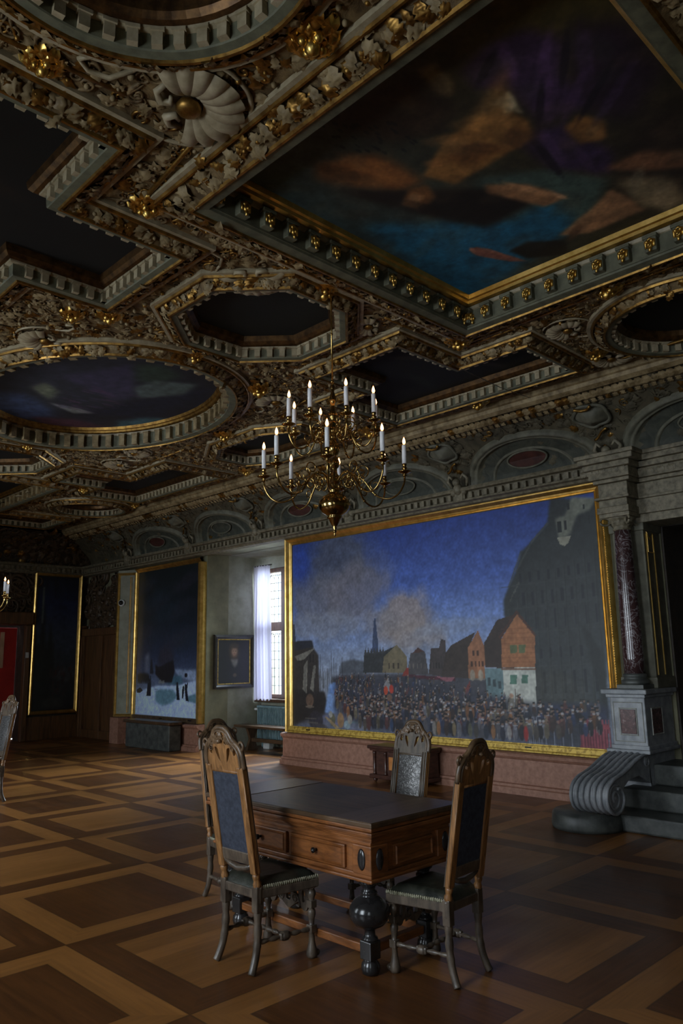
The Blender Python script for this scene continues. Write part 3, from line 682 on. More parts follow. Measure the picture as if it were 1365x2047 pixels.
for cx, cy, rx_, ry_, an, col, al in ((318, 190, 16, 4, .3, (66, 46, 78), .6), (330, 176, 20, 3.5, .7, (60, 42, 70), .6), (350, 186, 26, 4, .5, (58, 40, 68), .6), (366, 178, 24, 3.5, .8, (50, 34, 60), .6), (345, 160, 26, 5, .4, (44, 30, 52), .6), (380, 160, 26, 4, .9, (40, 28, 48), .6), (396, 210, 22, 4, .2, (54, 38, 66), .6), (420, 202, 22, 3.5, .1, (46, 32, 56), .6),
        (312, 200, 14, 3, 1.0, (16, 11, 20), .8), (338, 168, 22, 2.5, .6, (14, 10, 18), .8), (358, 195, 20, 2.5, .6, (16, 10, 20), .8), (372, 168, 24, 2.5, .9, (12, 9, 16), .8), (405, 218, 24, 3, .15, (14, 10, 18), .8),
        (350, 226, 20, 8, -.75, (120, 84, 44), .55), (366, 240, 14, 5, -.6, (56, 33, 16), .6), (345, 248, 16, 6, -.9, (112, 76, 40), .5), (372, 222, 10, 5, .3, (62, 38, 20), .6), (356, 268, 10, 5, -1.0, (100, 66, 36), .5),
        (425, 244, 22, 2.6, -.35, (130, 94, 64), .7), (447, 234, 7, 2.2, -.3, (136, 104, 76), .7), (486, 236, 20, 6, 1.2, (126, 92, 62), .5), (497, 250, 12, 4, .9, (60, 40, 26), .6), (330, 300, 26, 8, -.2, (104, 64, 32), .5), (318, 318, 18, 6, -.3, (48, 29, 14), .6),
        (375, 303, 6, 5, 0, (116, 82, 52), .7), (392, 306, 12, 6, -.2, (16, 11, 8), .8), (505, 186, 20, 7, .3, (116, 100, 76), .5), (470, 190, 16, 5, .6, (86, 78, 62), .5), (345, 208, 8, 4, .7, (140, 130, 106), .7), (404, 186, 9, 6, 0, (112, 78, 44), .6), (476, 308, 12, 2, -.2, (112, 70, 56), .7), (461, 318, 5, 2, .2, (124, 84, 68), .7)):
    c.blob(cx, cy, rx_, ry_, col, al, an, 1.0, .35, cx)
for q in range(70):
    a = rng.random() * PI; r = 20 + 30 * rng.random(); c.dab(285 + r * math.cos(a), 262 + r * math.sin(a) * .8, 2.4, 1.0, (10, 14, 14), .7)
for pts, col, so, al in (([(317, 190), (336, 203), (357, 213), (340, 235)], (120, 84, 44), 3, .6), ([(352, 262), (357, 244), (377, 240), (372, 258)], (58, 34, 16), 4, .7), ([(364, 212), (378, 208), (384, 222), (371, 236)], (58, 36, 20), 4, .6), ([(400, 262), (420, 244), (440, 234), (442, 240), (418, 250)], (132, 96, 66), 2, .8)):
    c.poly(pts, col, so, al)
for q in range(120): c.blob(250 + 290 * rng.random(), 115 + 270 * rng.random(), 6 + 14 * rng.random(), 4 + 6 * rng.random(), ((60, 50, 34), (24, 20, 16), (40, 44, 40))[q % 3], .16, rng.random() * 3, 1.0, .6, q + 5)
c.grain(.25, 10); c.grain(.12, 3, 9)
panel('S1', S1, ZL + .265, c, 'largest ceiling painting with blue sky corner and reclining draped figures', 3.0, .20)
c = Canvas(*bounds(E2), 1.0, (16, 16, 22)); nz = vnoise(c.h, c.w, 40, 8); c.a *= (.6 + .8 * nz)[..., None]
for k, col, so in (('robe', (30, 26, 42), 5), ('green', (24, 34, 26), 5), ('blue', (30, 40, 62), 7), ('dark', (12, 14, 24), 5), ('red', (40, 20, 28), 5), ('blob', (66, 70, 56), 4), ('pale', (74, 76, 74), 2.5), ('fold', (48, 56, 54), 3), ('teal', (36, 58, 66), 4)):
    c.poly(E2P[k], col, so, .9)
for q in range(60): c.dab(380 + 60 * rng.random(), 790 + 100 * rng.random(), 8, 2, (26 + 30 * rng.random(), 26, 44), .35)
c.grain(.3, 8, 4)
panel('E2', E2, ZL + .265, c, 'oval ceiling painting of dark violet clouds in white bracketed frame', 3.6, .20)
def murky(P, z, label, seed, base=(12, 11, 9), spots=(), d=.15, gain=.95):
    c = Canvas(*bounds(P), 1.6, base); c.a *= (.4 + 1.2 * vnoise(c.h, c.w, 22, seed))[..., None]
    for (x, y, rx, ry, col, a) in spots: c.blob(x, y, rx, ry, col, .8, a, 1.0, .5, seed)
    c.grain(.3, 6, seed + 1); return panel('', P, z, c, label, gain, d)
ZS = ZL + .20
murky(LN, ZS, 'dark notched ceiling painting between the round and the large panel', 21, spots=[(150, 470, 30, 8, (34, 26, 20), .4)])
murky(LR, ZS, 'dark notched ceiling painting above the painted market scene', 22, spots=[(585, 480, 34, 6, (52, 44, 34), -.7), (650, 440, 30, 6, (44, 36, 30), -.3), (640, 520, 26, 8, (30, 34, 28), .2)])
murky(LF, ZS, 'dark notched ceiling painting beyond the oval panel', 23, spots=[(640, 1050, 30, 7, (40, 34, 26), -.6), (600, 1140, 30, 6, (34, 28, 24), .3)])
murky(O1, ZS, 'octagonal dark green ceiling panel beside the chandelier chain', 24, (16, 17, 12))
murky(O3, ZS, 'octagonal dark ceiling panel past the oval painting', 25, (16, 16, 12))
murky(O2, ZS, 'long octagonal dark ceiling panel behind the chandelier', 26, (22, 27, 20))
murky(RN, ZS, 'round black ceiling panel at the top left', 27, (9, 10, 10))
murky(RR, ZS, 'round black ceiling panel at the right edge above the chimneypiece', 28, (9, 9, 8))
murky(RF, ZS, 'small round ceiling panel far down the room', 29, (10, 10, 8))
murky(S3, ZL + .265, 'far rectangular ceiling painting cut by the left edge', 30, (16, 15, 12), d=.2)
murky(LE, ZS, 'farthest rectangular ceiling panel near the end wall', 31, (10, 9, 8))

# ------------------------------------------------------------------ stucco between the coffers: scrolls, leaves, shells, gilded bosses
inside = [offset(P, -bw - .05) for nm, P, bw in COFF]
def pin(x, y, P):
    r = False; n = len(P)
    for i in range(n):
        (xa, ya), (xb, yb) = P[i], P[(i + 1) % n]
        if (ya > y) != (yb > y) and x < (xb - xa) * (y - ya) / (yb - ya) + xa: r = not r
    return r
o = Orn(); taken = []
down = (0, 0, -1)
SHELLS = [(1.98, 3.13, -.8, .30), (3.40, 4.40, .75, .26), (2.72, 6.62, 2.3, .24), (5.46, 10.30, 2.4, .24), (5.40, 6.55, 3.9, .24), (6.14, 3.24, 2.4, .20), (7.10, 3.30, .8, .20), (4.72, 4.42, 2.4, .18), (5.30, 9.6, 5.4, .22), (2.9, 9.6, .6, .22), (5.5, 13.3, 0, .2)]
BOSS = [(1.29, 3.37), (2.15, 2.33), (3.94, 4.17), (3.94, 6.03), (4.98, 6.32), (5.58, 4.06), (6.86, 3.34), (7.05, 6.62), (5.62, 2.6), (2.30, 4.10), (2.66, 5.95), (5.72, 8.0), (7.15, 9.4), (4.0, 10.15), (5.75, 12.1), (7.12, 12.8), (2.9, 5.75), (5.6, 1.2), (7.18, 5.0)]
tries = 0
XMAX = XC - .16
cnt = 0
while tries < 60000 and cnt < 4200:
    tries += 1; y = .6 + 15.6 * rng.random() ** 1.25; x = .35 * max(0, y - 1) + (XMAX - .35 * max(0, y - 1)) * rng.random()
    if any(pin(x, y, P) for P in inside): continue
    if any(math.hypot(x - sx, y - sy) < r * .75 for sx, sy, a_, r in SHELLS): continue
    md = .042 + .004 * y
    if any(abs(x - tx) < md and abs(y - ty) < md and (x - tx) ** 2 + (y - ty) ** 2 < md * md for tx, ty in taken[-1400:]): continue
    taken.append((x, y)); cnt += 1; a = rng.random() * 2 * PI; k = int(rng.choice([0, 1, 1, 2, 2, 6, 6, 3, 4, 5]))
    sz = {0: .12, 1: .11, 2: .045, 3: .045, 4: .035, 5: .13, 6: .05}[k] * (.75 + .5 * rng.random())
    o.put(k, (x, y, ZG - .004), (math.cos(a), math.sin(a), 0), down, sz, int(rng.random() < .24) + (2 if k in (2, 6) and rng.random() < .7 else 0) if k not in (2, 6) else (2 if rng.random() < .75 else 1), 1.2)
fo = o.build('stucco_foliage', ['stucco', 'gold_dull', 'stucco_ground'], cl)
def shell_mesh(r):
    b = MB(); n = 11
    for k in range(n):                                   # ribbed fan
        a0 = -1.95 + 3.9 * k / n; a1 = -1.95 + 3.9 * (k + 1) / n
        def fn(u, v, a0=a0, a1=a1):
            a = a0 + (a1 - a0) * u; rr = r * (.26 + v * (.70 + .06 * math.sin(PI * u))); h = .05 * r * math.sin(PI * u) * (.3 + v) + .20 * r * math.sin(PI * min(1, v * .75 + .1)); return (rr * math.cos(a), rr * math.sin(a), -h)
        b.grid(fn, 4, 7)
    b.sphere((0, 0, -.12 * r), .24 * r, (1, 1, .6), 1, 10, 6)
    for s_ in (1, -1):
        b.tube([(-.25 * r + .0, s_ * .55 * r, -.06 * r), (-.46 * r, s_ * .42 * r, -.1 * r), (-.46 * r, s_ * .2 * r, -.12 * r), (-.28 * r, s_ * .16 * r, -.12 * r), (-.24 * r, s_ * .3 * r, -.12 * r)], [.05 * r, .07 * r, .08 * r, .07 * r, .04 * r], 6)
    P = [(1.12 * r * math.cos(a), 1.12 * r * math.sin(a), -.03 * r) for a in np.linspace(-2.3, 2.3, 26)]; b.tube(P, .045 * r, 6)
    b.tube([(P[0][0] - .0, P[0][1], -.03 * r), (-1.2 * r, -.7 * r, -.05 * r), (-1.5 * r, -.9 * r, -.05 * r), (-1.55 * r, -1.15 * r, -.05 * r), (-1.3 * r, -1.2 * r, -.05 * r)], .05 * r, 6)
    b.tube([(P[-1][0], P[-1][1], -.03 * r), (-1.2 * r, .7 * r, -.05 * r), (-1.5 * r, .9 * r, -.05 * r), (-1.55 * r, 1.15 * r, -.05 * r), (-1.3 * r, 1.2 * r, -.05 * r)], .05 * r, 6)
    return b
for x, y, a, r in SHELLS:
    s_ = shell_mesh(r).build('shell_ornament', ['stucco_white', 'gold_dull'], cl); s_.location = (x, y, ZG - .006); s_.rotation_euler = (0, 0, a)
bp = None
for k, (x, y) in enumerate(BOSS):
    if bp is None:
        ob = Orn()
        for q in range(9): a = 2 * PI * q / 9; ob.put(1, (0, 0, -.01), (math.cos(a), math.sin(a), 0), down, .15, 0, 1.6)
        for q in range(6): a = 2 * PI * q / 6 + .3; ob.put(0, (0, 0, -.04), (math.cos(a), math.sin(a), -.3), down, .10, 0, 1.8)
        for q in range(4): ob.put(4, (.05 * math.cos(q * 1.6), .05 * math.sin(q * 1.6), -.05), (1, 0, 0), down, .05, 0, 1.2)
        ob.put(4, (0, 0, -.05), (1, 0, 0), down, .08, 0, 1.3); bp = ob.build('gilded_boss', ['gold'], cl); s_ = bp
    else: s_ = bp.copy(); COL.objects.link(s_); s_.parent = cl
    s_.location = (x, y, ZG - .004); s_.rotation_euler = (0, 0, k * 1.3); q = (.8 + .4 * ((k * 37) % 10) / 10); s_.scale = (q, q, q)
# straight gold fillets that divide the fields
b = MB()
for (xa, ya, xb, yb) in ((7.20, YB, 7.20, YC - .2), (.4, 3.42, 1.7, 3.30), (2.12, 2.9, 2.28, 4.28), (2.28, 4.30, 3.0, 4.30), (5.70, 1.0, 5.70, 4.0), (4.7, 4.20, 5.5, 4.2), (5.76, 4.1, 5.76, 3.5), (5.76, 3.5, 7.2, 3.46), (5.66, 6.24, 7.2, 6.24), (5.65, 6.3, 5.75, 7.0), (5.8, 9.66, 7.2, 9.66), (5.75, 9.0, 5.75, 10.7), (4.95, 10.75, 5.75, 10.75)):
    b.tube([(xa, ya, ZG - .012), (xb, yb, ZG - .012)], .016, 6)
b.build('gilt_fillet', 'gold_dull', cl)

# ------------------------------------------------------------------ cove, cornices
CP = [(8.36, 3.86), (8.335, 3.97), (8.25, 4.10), (8.12, 4.22), (7.97, 4.32), (7.78, 4.42), (7.60, 4.49), (7.52, 4.52)]
def cove_pt(t):
    L = [0]
    for i in range(len(CP) - 1): L.append(L[-1] + math.dist(CP[i], CP[i + 1]))
    s_ = min(max(t, 0), 1) * L[-1]
    for i in range(len(CP) - 1):
        if s_ <= L[i + 1] + 1e-9:
            f = (s_ - L[i]) / (L[i + 1] - L[i]); tx = (CP[i + 1][0] - CP[i][0]); tz = (CP[i + 1][1] - CP[i][1]); l = math.hypot(tx, tz)
            return CP[i][0] + f * tx, CP[i][1] + f * tz, -tz / l, tx / l
    return CP[-1][0], CP[-1][1], 0, -1
def cs(y, t, h=0.0):
    x, z, nx, nz = cove_pt(t); return (x + h * nx, y, z + h * nz)
b = MB(); b.grid(lambda u, v: cs(YB + u * (YC + .4 - YB), v), 40, 14, 0, True)
cv_ = struct(b.build('trim_%d' % (tn[0] + 1), 'cove_stone')); tn[0] += 1
CORB = [1.75, 3.95, 6.10, 8.22, 10.50, 12.64, 15.0]
LUN = [(CORB[i] + CORB[i + 1]) / 2 for i in range(len(CORB) - 1)]; HW = [(CORB[i + 1] - CORB[i]) / 2 for i in range(len(CORB) - 1)]
TA = .60
def lunette(yc, hw, red):
    e = hw - .10
    def ring(s0, s1, prof, n=40):
        """half-elliptical band riding on the cove; prof: (fraction, relief)"""
        def fn(u, v):
            a = PI * u; f = s0 + (s1 - s0) * v; k = v * (len(prof) - 1); i = min(int(k), len(prof) - 2); h = prof[i] + (prof[i + 1] - prof[i]) * (k - i)
            return cs(yc + e * f * math.cos(a), TA * f * math.sin(a) + .01, h)
        return fn
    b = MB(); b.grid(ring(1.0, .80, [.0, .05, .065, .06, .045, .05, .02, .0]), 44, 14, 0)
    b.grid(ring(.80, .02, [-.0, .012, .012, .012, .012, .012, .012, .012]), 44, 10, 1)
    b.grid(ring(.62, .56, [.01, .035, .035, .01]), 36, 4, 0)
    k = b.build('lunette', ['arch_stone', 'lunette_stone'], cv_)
    b = MB()
    def oval(u, v):
        a = 2 * PI * u; return cs(yc + .27 * v * math.cos(a), .24 + .105 * v * math.sin(a), .03)
    b.grid(oval, 28, 3, 0)
    b.tube([cs(yc + .28 * math.cos(a), .24 + .11 * math.sin(a), .035) for a in np.linspace(0, 2 * PI, 33)[:-1]], .014, 6, 1, True)
    b.build('medallion', ['medallion_red' if red else 'lunette_stone', 'arch_stone'], k)
for i, (yc, hw) in enumerate(zip(LUN, HW)): lunette(yc, hw, i % 2 == 1)
# leaf scrolls and cartouches in the spandrels, acanthus row at the top of the cove
o = Orn()
for q in range(1500):
    y = 1.6 + 14.8 * rng.random(); t = .05 + .80 * rng.random(); i = min(range(len(LUN)), key=lambda j: abs(LUN[j] - y)); e = HW[i] - .07
    if ((y - LUN[i]) / (e + .03)) ** 2 + (t / (TA + .03)) ** 2 < 1 and not (rng.random() < .16 and ((y - LUN[i]) / e) ** 2 + (t / TA) ** 2 < .5): continue
    x, z, nx, nz = cove_pt(t); a = rng.random() * 2 * PI; d = np.array([0, math.cos(a), 0]) + math.sin(a) * np.array([nz, 0, -nx])
    k = int(rng.choice([0, 1, 2, 6, 5])); o.put(k, cs(y, t, .004), d, (nx, 0, nz), {0: .15, 1: .15, 2: .05, 6: .055, 5: .16}[k] * (.7 + .5 * rng.random()), 0 if rng.random() < .85 else 1, 1.1)
o.build('cove_foliage', ['cove_stone', 'gold_dull'], cv_)
o = Orn(); k = 0; y = YB
while y < YC:
    for t, sz, kk in ((.90, .15, 1), (.80, .11, 0)):
        x, z, nx, nz = cove_pt(t); o.put(kk, cs(y + (.05 if kk == 0 else 0), t + .06, .02), (-nz, 0, nx), (nx, 0, nz), sz, int(rng.random() < .14), 1.3)
    y += .085; k += 1
o.build('acanthus_row', ['stucco', 'gold_dull'], cv_)
b = MB()
pr = [(7.54, 4.50), (7.50, 4.47), (7.44, 4.50), (7.43, 4.54), (7.40, 4.55), (7.40, ZG)]
b.grid(lambda u, v: (lambda i, f: (pr[i][0] + (pr[i + 1][0] - pr[i][0]) * f, YB + u * (YC - YB), pr[i][1] + (pr[i + 1][1] - pr[i][1]) * f))(min(int(v * 5), 4), v * 5 - min(int(v * 5), 4)), 1, 5, 0, False)
b.build('ceiling_fillet', 'stucco', cv_)
# corbels between the lunettes and the cartouches above them
def corbel(y):
    b = MB(); b.bev(8.20, 8.36, y - .07, y + .07, 3.70, 3.90, .012); b.sphere((8.21, y, 3.86), .075, (1, .95, 1.1)); b.sphere((8.17, y, 3.95), .055); b.sphere((8.22, y - .085, 3.82), .045); b.sphere((8.22, y + .085, 3.82), .045)
    b.tube([(8.24, y - .12, 3.9), (8.2, y - .16, 3.99), (8.17, y - .11, 4.05), (8.18, y - .07, 4.0)], [.02, .026, .024, .016], 6); b.tube([(8.24, y + .12, 3.9), (8.2, y + .16, 3.99), (8.17, y + .11, 4.05), (8.18, y + .07, 4.0)], [.02, .026, .024, .016], 6)
    return b.build('corbel', 'entab_stone', cv_)
def cartouche(y):
    b = MB()
    def fn(u, v):
        a = 2 * PI * u; r = v; rr = 1 + .10 * math.cos(2 * a) + .07 * math.cos(5 * a); return cs(y + .17 * r * rr * math.cos(a), .60 + .155 * r * rr * math.sin(a), .03 + .10 * math.cos(r * PI / 2))
    b.grid(fn, 28, 5, 0)
    b.tube([cs(y + .185 * (1 + .1 * math.cos(2 * a) + .07 * math.cos(5 * a)) * math.cos(a), .60 + .17 * (1 + .1 * math.cos(2 * a) + .07 * math.cos(5 * a)) * math.sin(a), .03) for a in np.linspace(0, 2 * PI, 41)[:-1]], .022, 6, 0, True)
    b.tube([cs(y - .1 + .2 * q, .36 + .06 * math.cos(q * PI), .07) for q in np.linspace(0, 1, 9)], .016, 6, 1); b.tube([cs(y - .1 + .2 * q, .80 - .05 * math.sin(q * PI), .09) for q in np.linspace(0, 1, 9)], .018, 6, 1)
    return b.build('cartouche', ['arch_stone', 'gold_dull'], cv_)
for y in CORB[1:]: corbel(y); cartouche(y + .02)
# wall cornice with dentils
def cornice(name, run, xf, Y0, Y1):
    pr = [(.0, 3.87), (.20, 3.87), (.215, 3.84), (.20, 3.82), (.13, 3.815), (.12, 3.80), (.11, 3.72), (.17, 3.715), (.175, 3.69), (.12, 3.68), (.10, 3.655), (.0, 3.64)]
    b = MB(); n = len(pr)
    vs = [xf(d, Y0, z) for d, z in pr] + [xf(d, Y1, z) for d, z in pr]; b.add(vs, [(i, i + 1, n + i + 1, n + i) for i in range(n - 1)] + [list(range(n)), list(range(n, 2 * n))[::-1]])
    y = Y0 + .06
    st = []
    while y < Y1 - .06:
        p = [xf(d, q, z) for d in (.10, .165) for q in (y - .028, y + .028) for z in (3.72, 3.80)]; b.add(p, [(0, 1, 3, 2), (4, 6, 7, 5), (0, 4, 5, 1), (2, 3, 7, 6), (0, 2, 6, 4), (1, 5, 7, 3)]); y += .118
    return b
b = cornice('', 0, lambda d, y, z: (8.38 - d, y, z), 3.85, YE)
tn[0] += 1; struct(b.build('trim_%d' % tn[0], 'entab_stone'))
b = cornice('', 0, lambda d, x, z: (x, YE - d + .02, z), XL, 8.45); tn[0] += 1; struct(b.build('trim_%d' % tn[0], 'entab_stone'))
# end cove
b = MB(); b.grid(lambda u, v: (XL + u * (XW - XL), YE - .02 - (8.36 - cove_pt(v)[0]) * .85, cove_pt(v)[1]), 12, 10, 0, True); tn[0] += 1; ec = struct(b.build('trim_%d' % tn[0], 'dark_wall'))
o = Orn()
for q in range(420):
    x = 4.6 + 3.7 * rng.random(); t = .03 + .9 * rng.random(); px, z, nx, nz = cove_pt(t); a = rng.random() * 2 * PI; d = np.array([math.cos(a), 0, 0]) + math.sin(a) * np.array([0, nz, -nx])
    k = int(rng.choice([0, 1, 2, 6])); o.put(k, (x, YE - .03 - (8.36 - px) * .85, z - .01), d, (0, nx, nz), {0: .2, 1: .2, 2: .08, 6: .08}[k] * (.8 + .6 * rng.random()), int(rng.random() < .1), 1.2)
o.build('cove_foliage', ['dark_moulding', 'gold_dull'], ec)
# pink stone dado under the paintings
def dado(Y0, Y1, nm, ends=True):
    pr = [(8.25, 0), (8.25, .075), (8.275, .085), (8.285, .11), (8.32, .12), (8.32, .40), (8.30, .41), (8.285, .43), (8.27, .435), (8.265, .47), (8.30, .485), (8.46, .487)]
    n = len(pr); b = MB(); b.add([(x, Y0, z) for x, z in pr] + [(x, Y1, z) for x, z in pr], [(i, i + 1, n + i + 1, n + i) for i in range(n - 1)])
    b.add([(x, Y0, z) for x, z in pr] + [(8.46, Y0, 0)], [list(range(n + 1))[::-1]]); b.add([(x, Y1, z) for x, z in pr] + [(8.46, Y1, 0)], [list(range(n + 1))])
    return struct(b.build(nm, 'pink_stone'))
dado(3.95, 9.93, 'baseboard_right'); dado(12.33, 15.45, 'baseboard_right.001')
# ------------------------------------------------------------------ big painting
FX = 8.43
def rx(h0): return lambda X, Y: (np.full(X.shape, h0), 9.76 - X / 100, Y / 100)
c = Canvas(-2, 552, 57, 356, 1.15, (60, 70, 100))
c.grad([(57, (96, 100, 112)), (130, (120, 128, 142)), (170, (112, 124, 148)), (215, (92, 112, 158)), (270, (58, 80, 142)), (356, (34, 52, 112))])
for (x, y, rx_, ry_, col, a, an) in ((110, 315, 80, 55, (66, 70, 84), .85, .3), (60, 262, 85, 42, (92, 94, 106), .85, 0), (140, 262, 75, 45, (96, 94, 104), .8, .4), (70, 215, 90, 24, (112, 116, 128), .7, 0), (240, 224, 55, 32, (126, 114, 110), .85, .2), (262, 196, 60, 22, (124, 116, 114), .75, 0), (195, 216, 45, 22, (108, 106, 112), .6, 0), (330, 205, 60, 12, (110, 118, 136), .5, .1), (25, 300, 30, 30, (60, 70, 110), .4, 0)):
    c.blob(x, y, rx_, ry_, col, a, an, 1.0, .9, int(x))
c.blob(18, 320, 26, 30, (38, 60, 132), .8)
B = BIG
c.poly(B['castle'], (33, 37, 38), 1.2)
c.blob(500, 200, 70, 90, (46, 50, 52), .55, 0, 1, .6, 5); c.blob(490, 110, 80, 30, (52, 60, 66), .6)
c.poly(B['turret'], (92, 94, 84), 2); c.rect(499, 504, 312, 326, (20, 24, 24)); c.rect(508, 512, 314, 326, (24, 26, 26)); c.poly([(497, 306), (516, 306), (512, 298), (506, 294), (500, 298)], (120, 118, 104), .8)
for (x, y, h) in ((528, 320, 8), (534, 336, 6), (514, 338, 8), (540, 318, 10)): c.rect(x, x + 3, y, y + h, (26, 30, 30))
for fl, (yy, hh) in enumerate(((255, 12), (226, 16), (196, 22), (160, 12), (118, 26))):        # rows of tall windows
    for k in range(9):
        x = 440 + k * 13.5 + fl * 3
        if x < 542 and yy + hh < 330 - (545 - x) * .8 + 60: c.rect(x, x + 3.6, yy + (x - 440) * .05, yy + hh + (x - 440) * .05, (20, 24, 30), .85)
for k in range(8): c.rect(424 + k * 2, 426 + k * 2, 232 + k * 3, 236 + k * 3, (70, 72, 66), .7)
for (xa, ya, xb, yb) in ((424, 252, 445, 294), (461, 305, 485, 325), (436, 270, 461, 305)):
    for q in range(20): f = q / 19; c.dab(xa + (xb - xa) * f, ya + (yb - ya) * f, 1.6, 1.2, (54, 58, 56), .7)
for k in range(9):
    x = 434 + k * 13.5; c.rect(x, x + 2.2, 92, 236 + k * 7, (44, 48, 48), .55); c.rect(x + 2.2, x + 3.4, 92, 236 + k * 7, (24, 28, 28), .5)
for yy in (108, 148, 190, 221, 250): c.poly([(412, yy), (545, yy + 5), (545, yy + 7), (412, yy + 1.6)], (46, 50, 50), .3, .6)
c.blob(470, 120, 60, 26, (62, 60, 50), .4, 0, 1, .6, 9)
c.poly([(545, 86), (520, 200), (508, 214), (530, 190), (545, 165)], (26, 30, 30), 1.5, .8)
c.poly([(84, 96), (92, 136), (130, 142), (420, 141), (420, 96)], (52, 52, 58), 3, .95); c.poly(B['h6'], (66, 70, 78), 1.2); c.poly(B['leftb'], (46, 42, 40), 1.2); c.poly(B['spire2'], (44, 50, 66), .6); c.poly(B['lefthull'], (34, 32, 32), 2)
c.poly([(0, 193), (46, 194), (50, 184), (4, 178)], (34, 36, 44), .8)
for k in range(6): c.rect(14 + k * 7, 16 + k * 7, 160, 172, (26, 26, 28))
for k in ('sail1', 'sail2', 'sail3'): c.poly(B[k], (108, 106, 98), .8, .85)
for x in (14, 30, 40, 52, 66, 72, 82, 86, 92, 97, 102, 110, 116): h = 150 + 30 * rng.random(); c.rect(x, x + .8, 110, h, (44, 44, 48), .8)
for k in range(10): c.poly([(60 + k * 4, 118 + rng.random() * 30), (63 + k * 4, 118), (61 + k * 4, 150)], (70, 70, 70), .5, .6)
c.poly(B['long3'], (42, 44, 46), .8); c.poly(B['gable3'], (92, 84, 66), .8); c.poly(B['spire'], (48, 58, 82), .6); c.dab(186, 190, 5, 5, (52, 62, 84))
for k in range(7): c.poly([(163 + k * 6, 171), (166 + k * 6, 180), (169 + k * 6, 171)], (50, 52, 54), .4)
for k in range(3): c.rect(212 + k * 9, 215 + k * 9, 150, 158, (50, 44, 38))
c.poly(B['h4'], (60, 58, 60), .8); c.poly(B['h5'], (52, 46, 46), .8); c.poly([(258, 170), (268, 178), (280, 172)], (66, 44, 40), .5)
for k in range(5): c.rect(252 + k * 7, 254 + k * 7, 150, 156, (96, 90, 84), .7); c.rect(290 + k * 5, 291.6 + k * 5, 150, 158, (30, 28, 28), .8)
c.poly(B['roof2'], (46, 38, 34), .8); c.poly(B['gable2'], (122, 82, 58), .6)
for x, y in ((359, 152), (365, 152), (371, 152), (376, 152), (362, 166), (369, 166)): c.rect(x, x + 3, y, y + 7, (56, 36, 28))
c.dab(360, 140, 4, 7, (128, 118, 104)); c.dab(373, 140, 4, 7, (128, 118, 104)); c.rect(355, 380, 135, 137, (120, 112, 100), .6)
c.rect(310, 353, 137, 146, (52, 44, 42), .6)
c.poly(B['roof1'], (44, 34, 30), .6); c.poly(B['side1'], (84, 104, 108), .6); c.poly(B['gable1'], (128, 84, 54), .6)
for k in range(9): c.rect(408, 456, 150 + k * 6, 150.7 + k * 6, (96, 58, 38), .35)
c.poly([(406, 186), (433, 217), (458, 186), (459, 189), (433, 221), (404, 188)], (60, 36, 28), .5)
c.poly(B['wall1'], (158, 160, 152), .6); c.rect(406, 456, 147, 150, (90, 60, 44), .8)
for k in ('win1a', 'win1b'): c.poly(B[k], (74, 82, 54), .5)
for k in ('win1c', 'win1d'): c.poly(B[k], (64, 96, 82), .5)
for x in (425, 437, 422, 440): c.rect(x, x + .9, 129, 178, (40, 44, 40), .0)
for x, y in ((384, 128), (392, 126), (400, 124)): c.rect(x, x + 4, y, y + 10, (50, 62, 66))
c.poly(B['ground'], (82, 86, 100), 3); c.poly(B['water'], (104, 130, 172), 1.5)
c.poly([(86, 112), (95, 128), (104, 128), (104, 110)], (96, 126, 178), 1)
for q in range(70): c.dab(60 + 480 * rng.random(), 58 + 30 * rng.random(), 8 + 10 * rng.random(), 1.4, (64 + 50 * rng.random(), 70 + 50 * rng.random(), 92 + 40 * rng.random()), .5)
c.poly(B['canopy'], (62, 30, 40), .6); c.poly([(300, 138), (330, 137), (326, 132), (316, 131)], (132, 84, 92), .6, .8); c.poly([(236, 138), (246, 150), (250, 150), (250, 138)], (120, 44, 36), .8)
c.poly([(340, 112), (356, 134), (356, 126), (348, 110)], (92, 46, 44), 1)
c.poly(B['crowd'], (42, 44, 54), 4, .85); c.poly(B['bluecrowd'], (36, 42, 62), 3, .9)
def person(x, y, h):
    d = [(34, 36, 48), (28, 28, 34), (54, 50, 46), (72, 66, 54), (36, 44, 66), (46, 36, 34), (88, 60, 40), (70, 70, 76), (30, 34, 44), (24, 24, 28), (64, 40, 40)][int(rng.integers(0, 11))]
    j = .8 + .4 * rng.random(); d = tuple(v * j for v in d)
    c.dab(x, y + h * .36, h * .16, h * .38, d, .95)
    if rng.random() < .6: c.dab(x + h * .02, y + h * .62, h * .10, h * .10, tuple(v * 1.4 for v in d), .6)
    if rng.random() < .34: c.dab(x, y + h * .74, h * .10, h * .05, (140, 140, 142), .75)
    c.dab(x, y + h * .85, h * .075, h * .085, (104, 82, 70), .9)
    if rng.random() < .65: c.dab(x, y + h * .94, h * .12, h * .055, (24, 24, 26), .95)
    elif rng.random() < .38: c.dab(x, y + h * .92, h * .09, h * .07, (140, 140, 142), .85)
    if rng.random() < .3: c.rect(x - h * .1, x - h * .06, y, y + h * .3, (120, 118, 116), .6)
mk = c.mask(B['crowd'], 0); pts = []
while len(pts) < 620:
    x = 98 + 440 * rng.random(); y = 60 + 78 * rng.random() ** 1.2
    if mk[min(c.h - 1, int((y - 57) / c.step)), min(c.w - 1, int((x + 2) / c.step))] < .5: continue
    if x > 455 and y > 100: continue
    pts.append((x, y))
pts.sort(key=lambda p: -p[1])
mid = [p for p in pts if p[1] > 84]
for x, y in mid: person(x, y, 9 + max(0, (112 - y)) * .42)
c.poly([(200, 124), (210, 136), (214, 124), (212, 116)], (128, 128, 130), .8, .7); c.dab(205, 118, 4, 6, (150, 60, 40)); c.dab(216, 120, 4, 6, (140, 50, 40)); c.dab(212, 108, 5, 5, (90, 70, 60))
